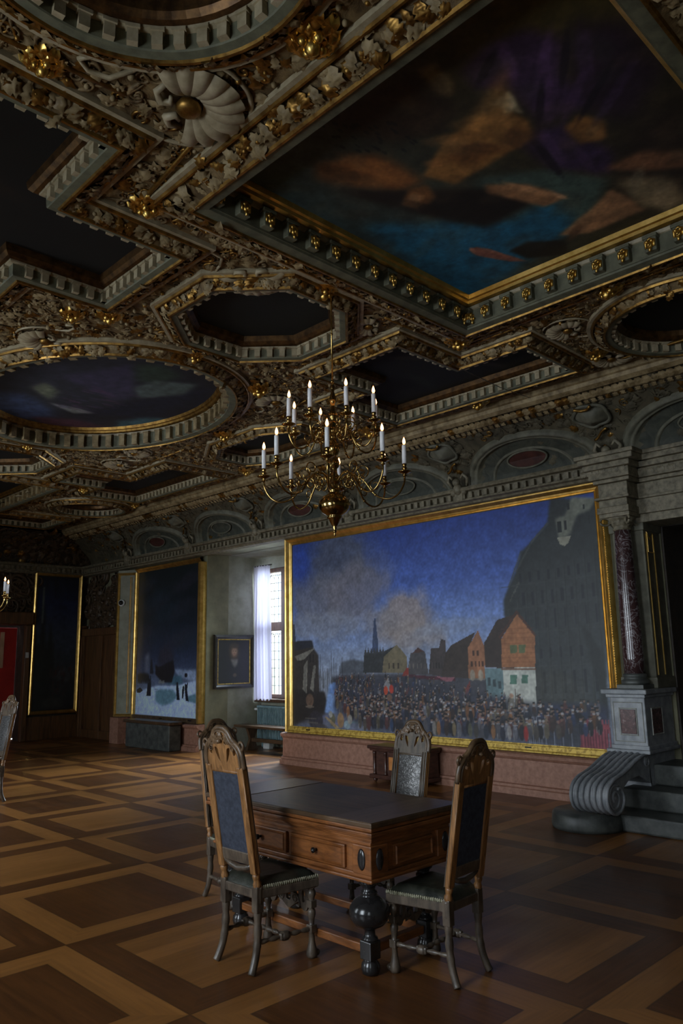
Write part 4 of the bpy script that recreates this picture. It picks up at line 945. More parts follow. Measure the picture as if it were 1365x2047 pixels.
c.poly([(411, 96), (415, 112), (421, 112), (424, 96)], (96, 92, 84), .8); c.dab(418, 115, 3, 3, (150, 120, 100)); c.rect(424, 425, 98, 124, (80, 70, 60))
c.poly(B['picket'], (38, 40, 48), 1, .6)
for k in range(26): x = 440 + k * 2.9; c.rect(x, x + 1.1, 60 + (k > 0) * 0, 92 - .04 * k, (108, 112, 124) if x < 460 or k % 4 == 0 else (46, 48, 54), .8)
c.rect(440, 512, 82, 84, (40, 42, 48), .8)
c.poly(B['redfence'], (96, 44, 54), .6)
for k in range(10): x = 512 + k * 3.6; c.rect(x, x + 1.4, 60, 92, (126, 62, 70), .9); c.rect(x + 1.6, x + 2.6, 62, 84, (62, 28, 36), .6)
c.rect(509, 546, 82, 86, (118, 54, 62))
for x, y in [p for p in pts if p[1] <= 84]: person(x, y, 19 + rng.random() * 4)
for x in range(150, 450, 9): person(x + 5 * rng.random(), 59 + 6 * rng.random(), 24)
for x, col in ((300, (112, 74, 44)), (292, (104, 100, 96)), (436, (128, 36, 34)), (388, (110, 78, 50)), (412, (120, 118, 116)), (326, (96, 84, 62)), (352, (70, 70, 56)), (214, (40, 56, 84))): c.dab(x, 70, 3.2, 9, col, .9)
for (x, y, w_, h_, col) in ((40, 100, 9, 10, (88, 70, 58)), (40, 90, 10, 2, (96, 86, 76)), (54, 70, 16, 14, (40, 38, 44)), (62, 60, 18, 5, (60, 58, 62)), (110, 72, 7, 11, (124, 96, 66)), (124, 66, 7, 6, (112, 128, 134)), (92, 72, 6, 9, (76, 74, 56)), (88, 80, 4, 5, (130, 128, 122)), (130, 74, 5, 7, (120, 116, 108))): c.dab(x, y, w_, h_, col, .9)
c.poly([(74, 76), (80, 76), (108, 60), (100, 58)], (124, 108, 82), .6); c.rect(30, 56, 72, 74, (92, 88, 80), .8); c.rect(34, 60, 66, 68, (86, 84, 78), .7)
c.grain(.14, 9); c.grain(.16, 2.5, 8)
GP = 1.6
BP = thing('painting', 'huge gold-framed painting of a crowded market square under a blue sky', 'painting', (8.44, 7.0, .49))
def setpar(o, p): o.parent = p; o.matrix_parent_inverse = Matrix.Translation(-p.location) if not p.rotation_euler.z else (Matrix.Translation(p.location) @ Matrix.Rotation(p.rotation_euler.z, 4, 'Z')).inverted(); return o
setpar(c.mesh('canvas', rx(8.405), GP, 'oil_paint'), BP)
FPROF = [(-.004, .02), (.004, .045), (.012, .048), (.02, .04), (.03, .05), (.05, .058), (.065, .075), (.085, .10), (.10, .105), (.112, .095), (.12, .10), (.128, .095), (.132, .06), (.132, -.02)]
def yz(h0): return lambda y, z, h: (h0 - h, y, z)
b = MB(); b.sweep([(4.26, .50), (4.26, 3.54), (9.76, 3.54), (9.76, .50)], [(d, h) for d, h in FPROF if d < .2], False, 0, yz(8.43))
k = 0; z = .52
while z < 3.62: b.sphere((8.33, 4.26 - .122, z), .010, u=6, v=4); z += .028
setpar(b.build('frame', 'frame_gold'), BP)
b = MB(); n0 = [(8.40, .587), (8.375, .59), (8.372, .575), (8.36, .57), (8.352, .52), (8.335, .51), (8.335, .492), (8.43, .489)]
b.add([(x, 4.14, z) for x, z in n0] + [(x, 9.88, z) for x, z in n0], [(i, i + 1, 9 + i, 8 + i) for i in range(7)] + [list(range(8)), list(range(8, 16))[::-1]])
setpar(b.build('bottom_board', 'frame_flat'), BP)
for y in (9.35, 7.4, 5.35): b = MB(); b.bev(8.348, 8.358, y - .045, y + .045, .54, .556, .002); setpar(b.build('name_plate', 'black_plastic'), BP)

# ------------------------------------------------------------------ winter painting further along the wall
c = Canvas(-2, 227, 56, 356, 1.1, (20, 28, 40)); c.grad([(56, (120, 132, 156)), (150, (44, 52, 72)), (185, (28, 35, 52)), (250, (18, 24, 32)), (356, (15, 20, 22))])
for q in range(10): c.blob(220 * rng.random(), 190 + 140 * rng.random(), 50, 16, (24 + 14 * rng.random(), 34, 44), .5, .3, 1, .8, q)
c.poly(LPP['snow2'], (104, 118, 142), 3, .9); c.poly(LPP['snow'], (134, 150, 180), 2); c.poly(LPP['teal'], (48, 74, 90), 3); c.poly(LPP['ice'], (64, 92, 104), 3, .9); c.poly(LPP['ice2'], (60, 88, 100), 2, .9)
c.poly(LPP['rig'], (34, 32, 42), 6, .9); c.poly(LPP['hull'], (20, 18, 22), 2); c.poly(LPP['sail'], (78, 82, 96), 4, .8); c.poly(LPP['mastl'], (26, 26, 34), 2); c.poly(LPP['masses'], (20, 22, 26), 3)
for x in (92, 108, 122, 138): c.rect(x, x + 1.6, 150, 225 - abs(x - 112), (28, 28, 36), .8)
for k in range(5): c.poly([(90 + 10 * k, 180), (93 + 10 * k, 180), (116, 226)], (36, 36, 46), .5, .5)
for k in ('fig1', 'fig2', 'fig3', 'fig4', 'bush'): c.poly(LPP[k], (16, 18, 26), .8)
for x, y in ((53, 127), (158, 121), (180, 114), (187, 118), (186, 138), (190, 138)): c.dab(x, y, 3, 4, (22, 22, 28))
for x in range(8, 60, 7): c.rect(x, x + 3, 122, 134 + 8 * rng.random(), (22, 24, 30)); 
c.poly([(88, 124), (96, 130), (100, 126), (110, 128), (112, 122), (90, 121)], (92, 96, 96), 1, .8); c.rect(74, 88, 110, 112, (70, 82, 100), .8)
c.grain(.15, 6); c.grain(.12, 2, 9)
WP = thing('painting', 'tall gold-framed winter painting of a ship and figures on snow', 'painting', (8.44, 13.7, .49))
setpar(c.mesh('canvas', lambda X, Y: (np.full(X.shape, 8.405), 14.81 - X / 100, Y / 100), 2.3, 'oil_paint'), WP)
b = MB(); fp = [(-.004, .02), (.01, .05), (.03, .06), (.05, .075), (.10, .09), (.13, .11), (.17, .10), (.20, .05), (.205, -.02)]
b.sweep([(12.55, .50), (12.55, 3.53)], fp, False, 0, yz(8.43)); b.sweep([(14.81, 3.53), (14.81, .50)], [(d * .3, h) for d, h in fp], False, 0, yz(8.43)); b.sweep([(12.40, 3.53), (14.85, 3.53)], [(d * .5, h) for d, h in fp], False, 0, yz(8.43)); setpar(b.build('frame', 'frame_gold'), WP)
b = MB(); b.bev(8.34, 8.43, 12.4, 14.86, .49, .582, .008); setpar(b.build('bottom_board', 'dark_moulding'), WP)
for y in (12.68, 13.7): b = MB(); b.bev(8.332, 8.342, y - .05, y + .05, .535, .555, .002); setpar(b.build('name_plate', 'black_plastic'), WP)

# narrow grey panel standing at a slant past it
SPL = thing('wall_panel', 'narrow pale grey-green panel with gilt edges left of the winter painting', 'panel', (8.25, 15.05, .5))
dx, dy = 8.13 - 8.38, 15.22 - 14.84; ln = math.hypot(dx, dy); ux, uy = dx / ln, dy / ln
def sl(u, v, h): return (8.38 + ux * u - uy * h, 14.84 + uy * u + ux * h, v)
b = MB(); b.add([sl(0, .53, 0), sl(ln, .53, 0), sl(ln, 3.6, 0), sl(0, 3.6, 0), sl(0, .53, -.3), sl(ln, .53, -.3), sl(ln, 3.6, -.3), sl(0, 3.6, -.3)], [(0, 1, 2, 3), (7, 6, 5, 4), (0, 4, 5, 1), (1, 5, 6, 2), (2, 6, 7, 3), (3, 7, 4, 0)]); setpar(b.build('panel_board', 'plaster'), SPL)
b = MB(); b.sweep([(.03, .56), (ln - .03, .56), (ln - .03, 3.52), (.03, 3.52)], [(-.028, 0), (-.025, .025), (.0, .03), (.02, .018), (.03, .0)], True, 0, sl); b.sweep([(.12, .62), (.16, .62), (.16, 3.45), (.12, 3.45)], [(-.005, 0), (0, .012), (.01, .0)], True, 0, sl); setpar(b.build('gilt_edge', 'frame_gold'), SPL)
b = MB(); b.box(8.1, 8.46, 14.95, 15.3, 0, .52); b.build('panel_base', 'pink_stone', wr)
SC = thing('security_camera', 'small round white security camera on the pale grey panel', 'camera', sl(.34, 2.9, .0))
b = MB(); R_ = Matrix(((-uy, 0, 0), (ux, 0, 0), (0, 0, 0))); nrm = Vector((-uy, ux, 0)).normalized(); q = nrm.to_track_quat('Z', 'Y').to_matrix()
b.lathe([(.001, 0), (.075, 0), (.075, .035), (.06, .05), (.001, .05)], (0, 0, 0), 20, 0, q); b.build('housing', 'white_plastic', SC)
b = MB(); b.lathe([(.05, .045), (.048, .07), (.034, .092), (.001, .10)], (0, 0, 0), 16, 0, q); b.build('lens_dome', 'black_plastic', SC)

# brown panelling between the grey panel and the end wall, carved dark part above
b = MB(); b.box(8.36, 8.46, 15.45, 17.2, 0, 2.25); b.build('side_panelling', 'brown_panel', wr)
b = MB()
for y0, y1 in ((15.45, 15.62), (16.2, 16.35), (17.05, 17.2)): b.bev(8.30, 8.38, y0, y1, 0, 2.3, .012)
b.bev(8.28, 8.40, 15.4, 17.2, 2.25, 2.42, .02); b.bev(8.31, 8.38, 15.6, 17.1, 0, .18, .012); b.build('panelling_stiles', 'brown_panel', wr)
o = Orn()
for q in range(160): a = rng.random() * 2 * PI; o.put(int(rng.choice([0, 1, 2, 6, 3])), (8.42, 15.5 + 1.6 * rng.random(), 2.5 + 1.0 * rng.random()), (0, math.cos(a), math.sin(a)), (-1, 0, 0), .10 + .12 * rng.random() if True else 0, 0, 1.5)
o.build('carved_overdoor', ['dark_moulding'], wr)

# far painting on the end wall, doorway with red board
c = Canvas(719, 821, 58, 366, 2.2, (10, 12, 16)); c.grad([(58, (14, 14, 14)), (140, (20, 22, 24)), (220, (24, 28, 36)), (300, (14, 18, 34)), (366, (10, 12, 16))])
c.poly([(719, 60), (760, 60), (768, 170), (756, 260), (748, 190), (736, 320), (731, 190), (719, 250)], (12, 14, 14), 4); c.poly([(734, 255), (738, 255), (738, 330), (736, 345), (734, 330)], (40, 44, 42), 1); c.blob(795, 140, 30, 16, (34, 36, 36), .7); c.blob(770, 78, 30, 12, (26, 26, 24), .8)
for q in range(40): c.dab(760 + 50 * rng.random(), 90 + 70 * rng.random(), 2.5, 6, (16 + 16 * rng.random(), 18, 18), .7)
c.grain(.3, 5)
FP = thing('painting', 'tall dark painting in a gilt frame on the far end wall', 'painting', (7.7, YE - .02, .55))
setpar(c.mesh('canvas', lambda X, Y: (X / 100, np.full(X.shape, YE - .05), Y / 100), 4.0, 'oil_paint'), FP)
b = MB(); b.sweep([(7.21, .62), (8.19, .62), (8.19, 3.62), (7.21, 3.62)], [(-.08, .0), (-.075, .05), (-.05, .07), (-.03, .055), (-.01, .045), (.005, .02)], True, 0, lambda x, z, h: (x, YE - .03 - h, z)); setpar(b.build('frame', 'frame_gold'), FP)
b = MB()
for x0, x1 in ((6.98, 7.10), (8.28, 8.42), (5.40, 5.55)): b.bev(x0, x1, YE - .12, YE + .02, 0, 2.5, .015)
b.bev(5.3, 7.13, YE - .18, YE + .02, 2.5, 2.78, .03); b.bev(7.1, 8.42, YE - .07, YE + .01, .0, .5, .01); b.build('door_surround', 'brown_panel', we)
o = Orn()
for q in range(150): a = rng.random() * 2 * PI; o.put(int(rng.choice([0, 1, 2, 6])), (5.4 + 1.7 * rng.random(), YE - .02, 2.8 + .8 * rng.random()), (math.cos(a), 0, math.sin(a)), (0, -1, 0), .12 + .1 * rng.random(), 0, 1.4)
o.build('carved_overdoor', ['dark_moulding'], we)
RB = thing('display_board', 'red board standing in the far doorway', 'board', (6.3, YE + .35, 0)); b = MB(); b.bev(5.6, 6.97, YE + .34, YE + .40, .0, 2.45, .01); setpar(b.build('board', 'red_board'), RB)
b = MB(); b.bev(6.60, 6.68, YE + .30, YE + .35, 1.57, 2.35, .006); setpar(b.build('pale_post', 'pale_strip'), RB)
SB = MB(); SB.bev(6.995, 7.06, YE - .145, YE - .115, 1.78, 1.90, .006); tag(SB.build('wall_sensor', 'box_grey'), 'small grey box on the far door surround beside the red board', 'sensor')

# ------------------------------------------------------------------ window, curtain, radiator, bench, portrait
w1 = sempty('window_1')
b = MB(); X0, X1 = 9.80, 9.92
for y0, y1 in ((10.35, 10.45), (11.50, 11.745), (12.15, 12.24)): b.bev(X0, X1, y0, y1, .9, 3.46, .012)
for z0, z1 in ((.9, .98), (2.21, 2.38), (3.38, 3.46)): b.bev(X0 + .005, X1, 10.36, 12.23, z0, z1, .012)
for z in (1.15, 1.6, 2.0, 2.65, 3.1): b.bev(X0 - .02, X0 + .01, 11.54, 11.58, z, z + .09, .004)
b.build('window_frame', 'window_wood', w1)
for ya, yb in ((10.45, 11.50), (11.745, 12.15)):
    for za, zb in ((.98, 2.21), (2.38, 3.38)):
        b = MB(); b.box(9.855, 9.861, ya, yb, za, zb); g = b.build('pane', 'window_glass', w1)
        b = MB(); nz = int((zb - za) / .155); nyb = max(2, int(round((yb - ya) / .15)))
        for k in range(1, nz + 1): z = za + (zb - za) * k / (nz + .4); b.box(9.848, 9.868, ya, yb, z - .004, z + .004)
        for k in range(1, nyb): y = ya + (yb - ya) * k / nyb; b.box(9.850, 9.866, y - .003, y + .003, za, zb - .1)
        for k in range(nyb):
            y0 = ya + (yb - ya) * k / nyb; wd = (yb - ya) / nyb
            b.tube([(9.857, y0 + wd * q, zb - .13 + .09 * math.sin(PI * q) ** .7) for q in np.linspace(0, 1, 9)], .005, 4)
        b.build('lead_came', 'lead', g)
b = MB(); b.bev(9.55, 9.80, 10.3, 12.28, .845, .90, .01); b.build('window_sill', 'window_wood', w1)
def cf(u, v):
    z = .875 + v * 2.63; yl = 12.30 - .0 * v; yr = 11.755 + .06 * v; y = yl + (yr - yl) * u
    a = .028 * (1.15 - .5 * v); return (9.56 + a * math.sin(u * 2 * PI * 5.2 + .6 * math.sin(v * 3)) + .012 * math.sin(u * 31 + v * 4), y + .01 * math.sin(u * 20 + v * 3), z + .008 * math.sin(u * 40))
b = MB(); b.grid(cf, 90, 24); CU = b.build('cloth', 'curtain_cloth', None, False)
CT = thing('curtain', 'long sheer white curtain hanging at the left of the bright window', 'curtain', (9.56, 12.0, .88)); setpar(CU, CT)
b = MB(); b.tube([(9.57, 12.31, 3.50), (9.57, 11.75, 3.50)], .012, 8); setpar(b.build('rail', 'lead'), CT)
RD = thing('radiator', 'pale blue ribbed radiator under the window', 'radiator', (9.62, 11.3, 0))
b = MB()
for k in range(40): y = 10.42 + k * .0455; b.bev(9.58, 9.70, y - .010, y + .010, .10, .745, .006)
setpar(b.build('ribs', 'teal_paint'), RD)
b = MB(); b.bev(9.57, 9.71, 10.40, 12.22, .735, .775, .012); b.bev(9.60, 9.68, 10.40, 12.22, .11, .15, .01)
for y in (10.6, 11.4, 12.1): b.box(9.62, 9.66, y - .02, y + .02, 0, .12)
setpar(b.build('header', 'teal_paint'), RD)
b = MB(); b.lathe([(.001, -.045), (.022, -.04), (.026, 0), (.022, .04), (.001, .045)], (9.60, 12.265, .70), 12, 0, Vector((0, 1, 0)).to_track_quat('Z', 'X').to_matrix()); setpar(b.build('valve', 'white_plastic'), RD)
BE = thing('bench', 'low dark wooden bench in front of the radiator', 'bench', (9.2, 11.4, 0))
b = MB(); b.bev(9.02, 9.34, 10.45, 12.22, .405, .45, .012); setpar(b.build('seat', 'bench_wood'), BE)
for y in (10.8, 11.86):
    b = MB(); b.prism([(9.06, 0), (9.30, 0), (9.28, .08), (9.23, .2), (9.28, .34), (9.31, .405), (9.05, .405), (9.08, .34), (9.13, .2), (9.08, .08)], y - .03, y + .03, lambda x, z, h: (x, h, z)); setpar(b.build('leg', 'bench_wood'), BE)
b = MB(); b.bev(9.15, 9.21, 10.8, 11.86, .15, .22, .01); setpar(b.build('stretcher', 'bench_wood'), BE)
b = MB(); b.bev(9.40, 9.50, 11.62, 11.80, .0, .12, .01); tag(b.build('floor_box', 'box_grey'), 'small pale box on the floor under the window bench', 'box')
c = Canvas(0, 76, 0, 84, 1.3, (14, 12, 10)); c.a *= (.6 + .8 * vnoise(c.h, c.w, 20, 77))[..., None]
c.blob(40, 22, 26, 30, (10, 9, 9), .95); c.blob(38, 60, 13, 17, (60, 44, 26), .9); c.blob(39, 61, 7.5, 10, (128, 100, 76), .95); c.poly([(30, 46), (48, 46), (46, 36), (40, 30), (34, 36)], (104, 100, 92), 2, .9); c.blob(39, 72, 12, 5, (48, 36, 22), .9)
c.dab(36, 62, 1.2, .8, (40, 28, 20)); c.dab(42, 62, 1.2, .8, (40, 28, 20)); c.dab(39, 56, 2, .7, (110, 60, 50)); c.blob(40, 16, 5, 4, (92, 74, 58), .7); c.grain(.2, 5)
PT = thing('painting', 'small black-framed portrait of a person in dark clothes beside the window', 'painting', (9.1, 12.31, 1.1))
setpar(c.mesh('canvas', lambda X, Y: (8.69 + X / 100 * 1.0, np.full(X.shape, 12.285), 1.205 + Y / 100), 1.5, 'oil_paint'), PT)
b = MB(); b.sweep([(8.69, 1.205), (9.45, 1.205), (9.45, 2.045), (8.69, 2.045)], [(-.09, .0), (-.085, .05), (-.05, .055), (-.02, .035), (-.008, .03)], True, 0, lambda x, z, h: (x, 12.31 - h, z)); setpar(b.build('frame', 'portrait_frame'), PT)
b = MB(); b.sweep([(8.69, 1.205), (9.45, 1.205), (9.45, 2.045), (8.69, 2.045)], [(-.009, .028), (-.004, .036), (.006, .034), (.01, .025)], True, 0, lambda x, z, h: (x, 12.31 - h, z)); setpar(b.build('inner_edge', 'frame_flat'), PT)

# ------------------------------------------------------------------ chests by the wall
CB = thing('cabinet', 'low dark carved chest with orange inlaid panel behind the leather chair', 'chest', (8.04, 7.08, 0))
b = MB(); b.box(7.90, 8.24, 6.66, 7.52, .06, .42); setpar(b.build('body', 'cabinet_wood'), CB)
b = MB(); b.bev(7.855, 8.24, 6.60, 7.59, .43, .475, .012); b.bev(7.875, 8.24, 6.62, 7.56, .405, .435, .01); setpar(b.build('lid', 'cabinet_wood'), CB)
b = MB(); b.bev(7.87, 8.24, 6.62, 7.57, .045, .10, .012); setpar(b.build('plinth', 'cabinet_wood'), CB)
for y in (7.48, 7.28, 6.90, 6.70):
    b = MB(); b.lathe([(.026, .10), (.03, .12), (.022, .13), (.02, .35), (.028, .37), (.03, .40)], (7.895, y, 0), 10); setpar(b.build('pilaster', 'cabinet_wood'), CB)
for y0, y1 in ((7.04, 7.22), (6.96, 7.0)):
    b = MB(); b.bev(7.885, 7.905, y0, y1, .17, .34, .006) if y1 - y0 > .1 else b.bev(7.886, 7.905, 6.78, 6.96, .17, .34, .006); setpar(b.build('inlaid_panel', 'inlay_orange'), CB)
for y in (7.5, 6.68):
    b = MB(); b.sphere((7.92, y, .03), .03); setpar(b.build('foot', 'cabinet_wood'), CB)
BC = thing('chest', 'dark stone-like chest below the winter painting', 'chest', (8.1, 13.6, 0))
b = MB(); b.bev(7.98, 8.24, 12.80, 14.42, .0, .47, .02); setpar(b.build('body', 'dark_stone'), BC)
b = MB(); b.bev(7.94, 8.245, 12.76, 14.46, .47, .53, .015); setpar(b.build('lid', 'bench_wood'), BC)

# ------------------------------------------------------------------ stone chimneypiece at the right
CH = thing('chimneypiece', 'grey stone chimneypiece with veined marble column at the right edge', 'fireplace', (8.0, 3.7, 0))
def cpart(b, name, mat, par=None): o = b.build(name, mat); setpar(o, CH) if par is None else None; return o
b = MB(); b.bev(7.20, 8.44, -.2, 4.0, 0, .155, .02); b.lathe([(.001, 0), (.34, 0), (.35, .03), (.34, .13), (.32, .155), (.001, .155)], (7.2, 3.98, 0), 32); cpart(b, 'step', 'dark_stone')
b = MB(); b.bev(7.55, 8.44, -.2, 3.80, .155, .34, .015); cpart(b, 'step', 'dark_stone')
b = MB(); b.bev(7.90, 8.44, -.2, 3.62, .34, .54, .015); cpart(b, 'step', 'dark_stone')
# scrolled console
S = [(7.80, .66), (7.62, .64), (7.45, .60), (7.30, .55), (7.16, .515), (7.02, .49), (6.90, .43), (6.86, .33), (6.90, .24), (7.0, .19), (7.11, .205), (7.18, .27), (7.18, .34), (7.13, .40), (7.06, .405)]
top = smooth_open(S, 5)
under = [(7.06, .38), (7.20, .42), (7.32, .46), (7.5, .50), (7.7, .40), (7.84, .34), (7.84, .66)]
b = MB(); out = smooth_open(S[:12], 5) + [(7.22, .40), (7.34, .455), (7.55, .47), (7.72, .40), (7.82, .36)]
b.prism(out[::-1], 3.60, 3.95, lambda x, z, h: (x, h, z))
b.tube([(x, 3.595, z) for x, z in top], .018, 6); b.tube([(x, 3.955, z) for x, z in top], .018, 6)
for a0 in (0, 1):
    y = 3.597 if a0 == 0 else 3.953
    b.tube([(7.02 + .135 * (1 - .75 * q) * math.cos(.9 + q * 9.5), y, .325 + .125 * (1 - .75 * q) * math.sin(.9 + q * 9.5)) for q in np.linspace(0, 1, 34)], .014, 5); b.sphere((7.02, y, .325), .028, (1, .5, 1))
    b.tube([(7.74 + .06 * (1 - .7 * q) * math.cos(2 + q * 9), y, .585 + .055 * (1 - .7 * q) * math.sin(2 + q * 9)) for q in np.linspace(0, 1, 22)], .012, 5)
for y in (3.66, 3.72, 3.78, 3.84, 3.90):
    b.tube([(x - .004, y, z + .004) for x, z in smooth_open(S[:11], 5)], .020, 6)
b.box(7.80, 8.42, 3.60, 3.97, .3, .68)
cpart(b, 'scroll_console', 'grey_stone')
b = MB(); b.bev(7.74, 8.42, 3.555, 3.96, .68, .73, .01); b.bev(7.69, 8.42, 3.53, 3.99, .655, .69, .008); b.bev(7.76, 8.42, 3.575, 3.94, .72, 1.20, .006); b.bev(7.72, 8.42, 3.55, 3.97, 1.20, 1.235, .008); b.bev(7.67, 8.42, 3.51, 4.0, 1.235, 1.285, .012); pe = cpart(b, 'pedestal', 'grey_stone')
b = MB(); b.bev(7.752, 7.765, 3.68, 3.84, .84, 1.08, .003); ip = cpart(b, 'inlay_panel', 'inlay_marble')
b = MB(); b.bev(7.90, 8.12, 3.567, 3.58, .84, 1.08, .003); cpart(b, 'inlay_panel', 'inlay_marble')
b = MB(); b.sweep([(3.675, .835), (3.845, .835), (3.845, 1.085), (3.675, 1.085)], [(-.012, 0), (-.008, .008), (.0, .004)], True, 0, yz(7.757)); b.sweep([(3.605, .765), (3.91, .765), (3.91, 1.15), (3.605, 1.15)], [(-.006, 0), (-.003, .006), (.003, 0)], True, 0, yz(7.758))
b.sweep([(7.895, .835), (8.125, .835), (8.125, 1.085), (7.895, 1.085)], [(-.012, 0), (-.008, .008), (.0, .004)], True, 0, lambda x, z, h: (x, 3.573 - h, z)); cpart(b, 'inlay_border', 'pale_stone')
b = MB(); b.bev(7.76, 8.04, 3.57, 3.86, 1.285, 1.33, .006); b.lathe([(.001, 1.33), (.135, 1.33), (.142, 1.35), (.135, 1.37), (.112, 1.385), (.112, 1.40), (.125, 1.415), (.122, 1.43), (.108, 1.44), (.001, 1.44)], (7.90, 3.715, 0), 28); cpart(b, 'column_base', 'dark_stone')
b = MB(); b.lathe([(.106 - .022 * (q / 10) ** 1.6, 1.44 + 1.52 * q / 10) for q in range(11)], (7.90, 3.715, 0), 36); cpart(b, 'column_shaft', 'veined_marble')
b = MB(); b.lathe([(.092, 2.95), (.10, 2.965), (.09, 2.98), (.092, 3.0), (.11, 3.04), (.13, 3.07), (.15, 3.085)], (7.90, 3.715, 0), 24); b.bev(7.73, 8.07, 3.545, 3.885, 3.085, 3.13, .006)
for sx in (-1, 1):
    for sy in (-1, 1): b.tube([(7.90 + sx * (.125 + .04 * math.cos(q)), 3.715 + sy * (.125 + .04 * math.cos(q)), 3.05 + .04 * math.sin(q)) for q in np.linspace(0, 6, 14)], .014, 5)
o = Orn()
for q in range(10): a = 2 * PI * q / 10; o.put(1, (7.90 + .09 * math.cos(a), 3.715 + .09 * math.sin(a), 2.98), (math.cos(a) * .5, math.sin(a) * .5, 1), (math.cos(a), math.sin(a), -.2), .10, 0, 1.2)
st = len(b.v); b.add(o.v, o.f, 0, True); cpart(b, 'capital', 'entab_stone')
b = MB(); b.bev(8.04, 8.44, 3.55, 3.90, 1.285, 3.13, .008); b.bev(8.01, 8.44, 3.53, 3.93, 1.285, 1.40, .01); b.bev(8.01, 8.44, 3.53, 3.93, 2.95, 3.13, .01); pi_ = cpart(b, 'pilaster', 'arch_stone')
b = MB(); b.box(8.085, 8.094, 3.54, 3.556, 1.42, 2.92); b.box(8.252, 8.268, 3.54, 3.556, 1.42, 2.92)
b.sweep([(8.10, 2.72), (8.24, 2.72), (8.24, 2.93), (8.17, 2.86), (8.10, 2.93)][::1], [(-.005, 0), (.0, .01), (.006, .0)], True, 0, lambda x, z, h: (x, 3.545 - h, z)); cpart(b, 'gilt_strip', 'frame_gold')
b = MB()
for (x0, y0, y1, z0, z1) in ((7.72, 3.54, 3.90, 3.13, 3.20), (7.74, 3.56, 3.88, 3.20, 3.28), (7.70, 3.52, 3.91, 3.28, 3.31), (7.75, 3.55, 3.88, 3.31, 3.46), (7.70, 3.50, 3.91, 3.46, 3.50), (7.66, 3.48, 3.94, 3.50, 3.60), (7.60, 3.44, 3.97, 3.60, 3.66), (7.55, 3.38, 4.0, 3.66, 3.72), (7.53, 3.36, 4.03, 3.72, 3.765)): b.bev(x0, 8.44, y0, y1, z0, z1, .008)
o = Orn()
for q in range(14): o.put(1, (7.655 - .0, 3.53 + .48 * q / 13, 3.55), (-.2, .3 * (-1) ** q, 1), (-1, 0, 0), .07, 0)
b.add(o.v, o.f, 0, True); cpart(b, 'entablature', 'entab_stone')
b = MB()
for (x0, z0, z1) in ((8.0, 3.03, 3.12), (7.97, 3.12, 3.28), (7.94, 3.28, 3.31), (8.0, 3.31, 3.46), (7.95, 3.46, 3.50), (7.90, 3.50, 3.60), (7.84, 3.60, 3.66), (7.79, 3.66, 3.72), (7.77, 3.72, 3.765)): b.bev(x0, 8.44, .0, 3.6, z0, z1, .006)
o = Orn()
for q in range(60): o.put(1, (7.895, .1 + 3.4 * q / 59, 3.52), (-.2, .3 * (-1) ** q, 1), (-1, 0, 0), .07, 0)
b.add(o.v, o.f, 0, True); cpart(b, 'lintel', 'entab_stone')
# ------------------------------------------------------------------ table
TB = thing('table', 'carved brown wooden table with dark top and bulbous legs in mid room', 'table', (3.43, 3.67, 0))
def tp(b, name, mat, par=None):
    o = b.build(name, mat)
    if par is None: setpar(o, TB)
    else: o.parent = par; o.matrix_parent_inverse = par.matrix_parent_inverse.copy() if False else Matrix.Identity(4)
    return o
tx0, tx1, ty0, ty1 = 3.04, 3.82, 2.92, 4.42
b = MB(); b.bev(tx0, tx1, ty0, ty1, .772, .80, .006, 0); tp(b, 'tabletop', 'table_top_wood')
for y0, y1 in ((ty0 + .004, ty0 + .30), (ty1 - .30, ty1 - .004)): b = MB(); b.bev(tx0 + .004, tx1 - .004, y0, y1, .80, .8022, .0008); tp(b, 'end_leaf', 'table_top_border')
b = MB()
for k, (o_, z0, z1) in enumerate(((.008, .752, .772), (.002, .728, .75), (.02, .715, .73), (.035, .70, .716), (.05, .688, .701))): b.bev(tx0 + o_, tx1 - o_, ty0 + o_, ty1 - o_, z0, z1, .005)
tp(b, 'top_moulding', 'table_wood')
ax0, ax1, ay0, ay1 = 3.105, 3.755, 2.99, 4.35
b = MB(); b.box(ax0, ax1, ay0, ay1, .52, .69); b.bev(ax0 - .015, ax1 + .015, ay0 - .015, ay1 + .015, .505, .53, .006); b.bev(ax0 - .03, ax1 + .03, ay0 - .03, ay1 + .03, .49, .508, .006); b.bev(ax0 - .01, ax1 + .01, ay0 - .01, ay1 + .01, .67, .69, .004); tp(b, 'apron', 'table_wood')
DR = thing('', '', '')if False else None
for (y0, y1) in ((3.66, 4.13), (3.17, 3.62)):
    b = MB(); b.bev(ax0 - .018, ax0 + .02, y0, y1, .535, .655, .006); b.sweep([(y1 - .02, .55), (y0 + .02, .55), (y0 + .02, .64), (y1 - .02, .64)], [(-.006, 0), (0, .007), (.008, .0)], True, 0, yz(ax0 - .018)); d = tp(b, 'drawer', 'table_wood')
    b = MB(); b.lathe([(.001, .0), (.008, .0), (.007, .012), (.015, .02), (.016, .03), (.001, .038)], (ax0 - .018, (y0 + y1) / 2, .597), 10, 0, Vector((-1, 0, 0)).to_track_quat('Z', 'Y').to_matrix()); kn = b.build('knob', 'ebony'); kn.parent = d
b = MB(); b.bev(3.27, 3.61, ay0 - .016, ay0 + .02, .54, .655, .006); b.sweep([(3.29, .555), (3.59, .555), (3.59, .64), (3.29, .64)], [(-.006, 0), (0, .007), (.008, 0)], True, 0, lambda x, z, h: (x, ay0 - .016 - h, z)); tp(b, 'end_panel', 'table_wood')
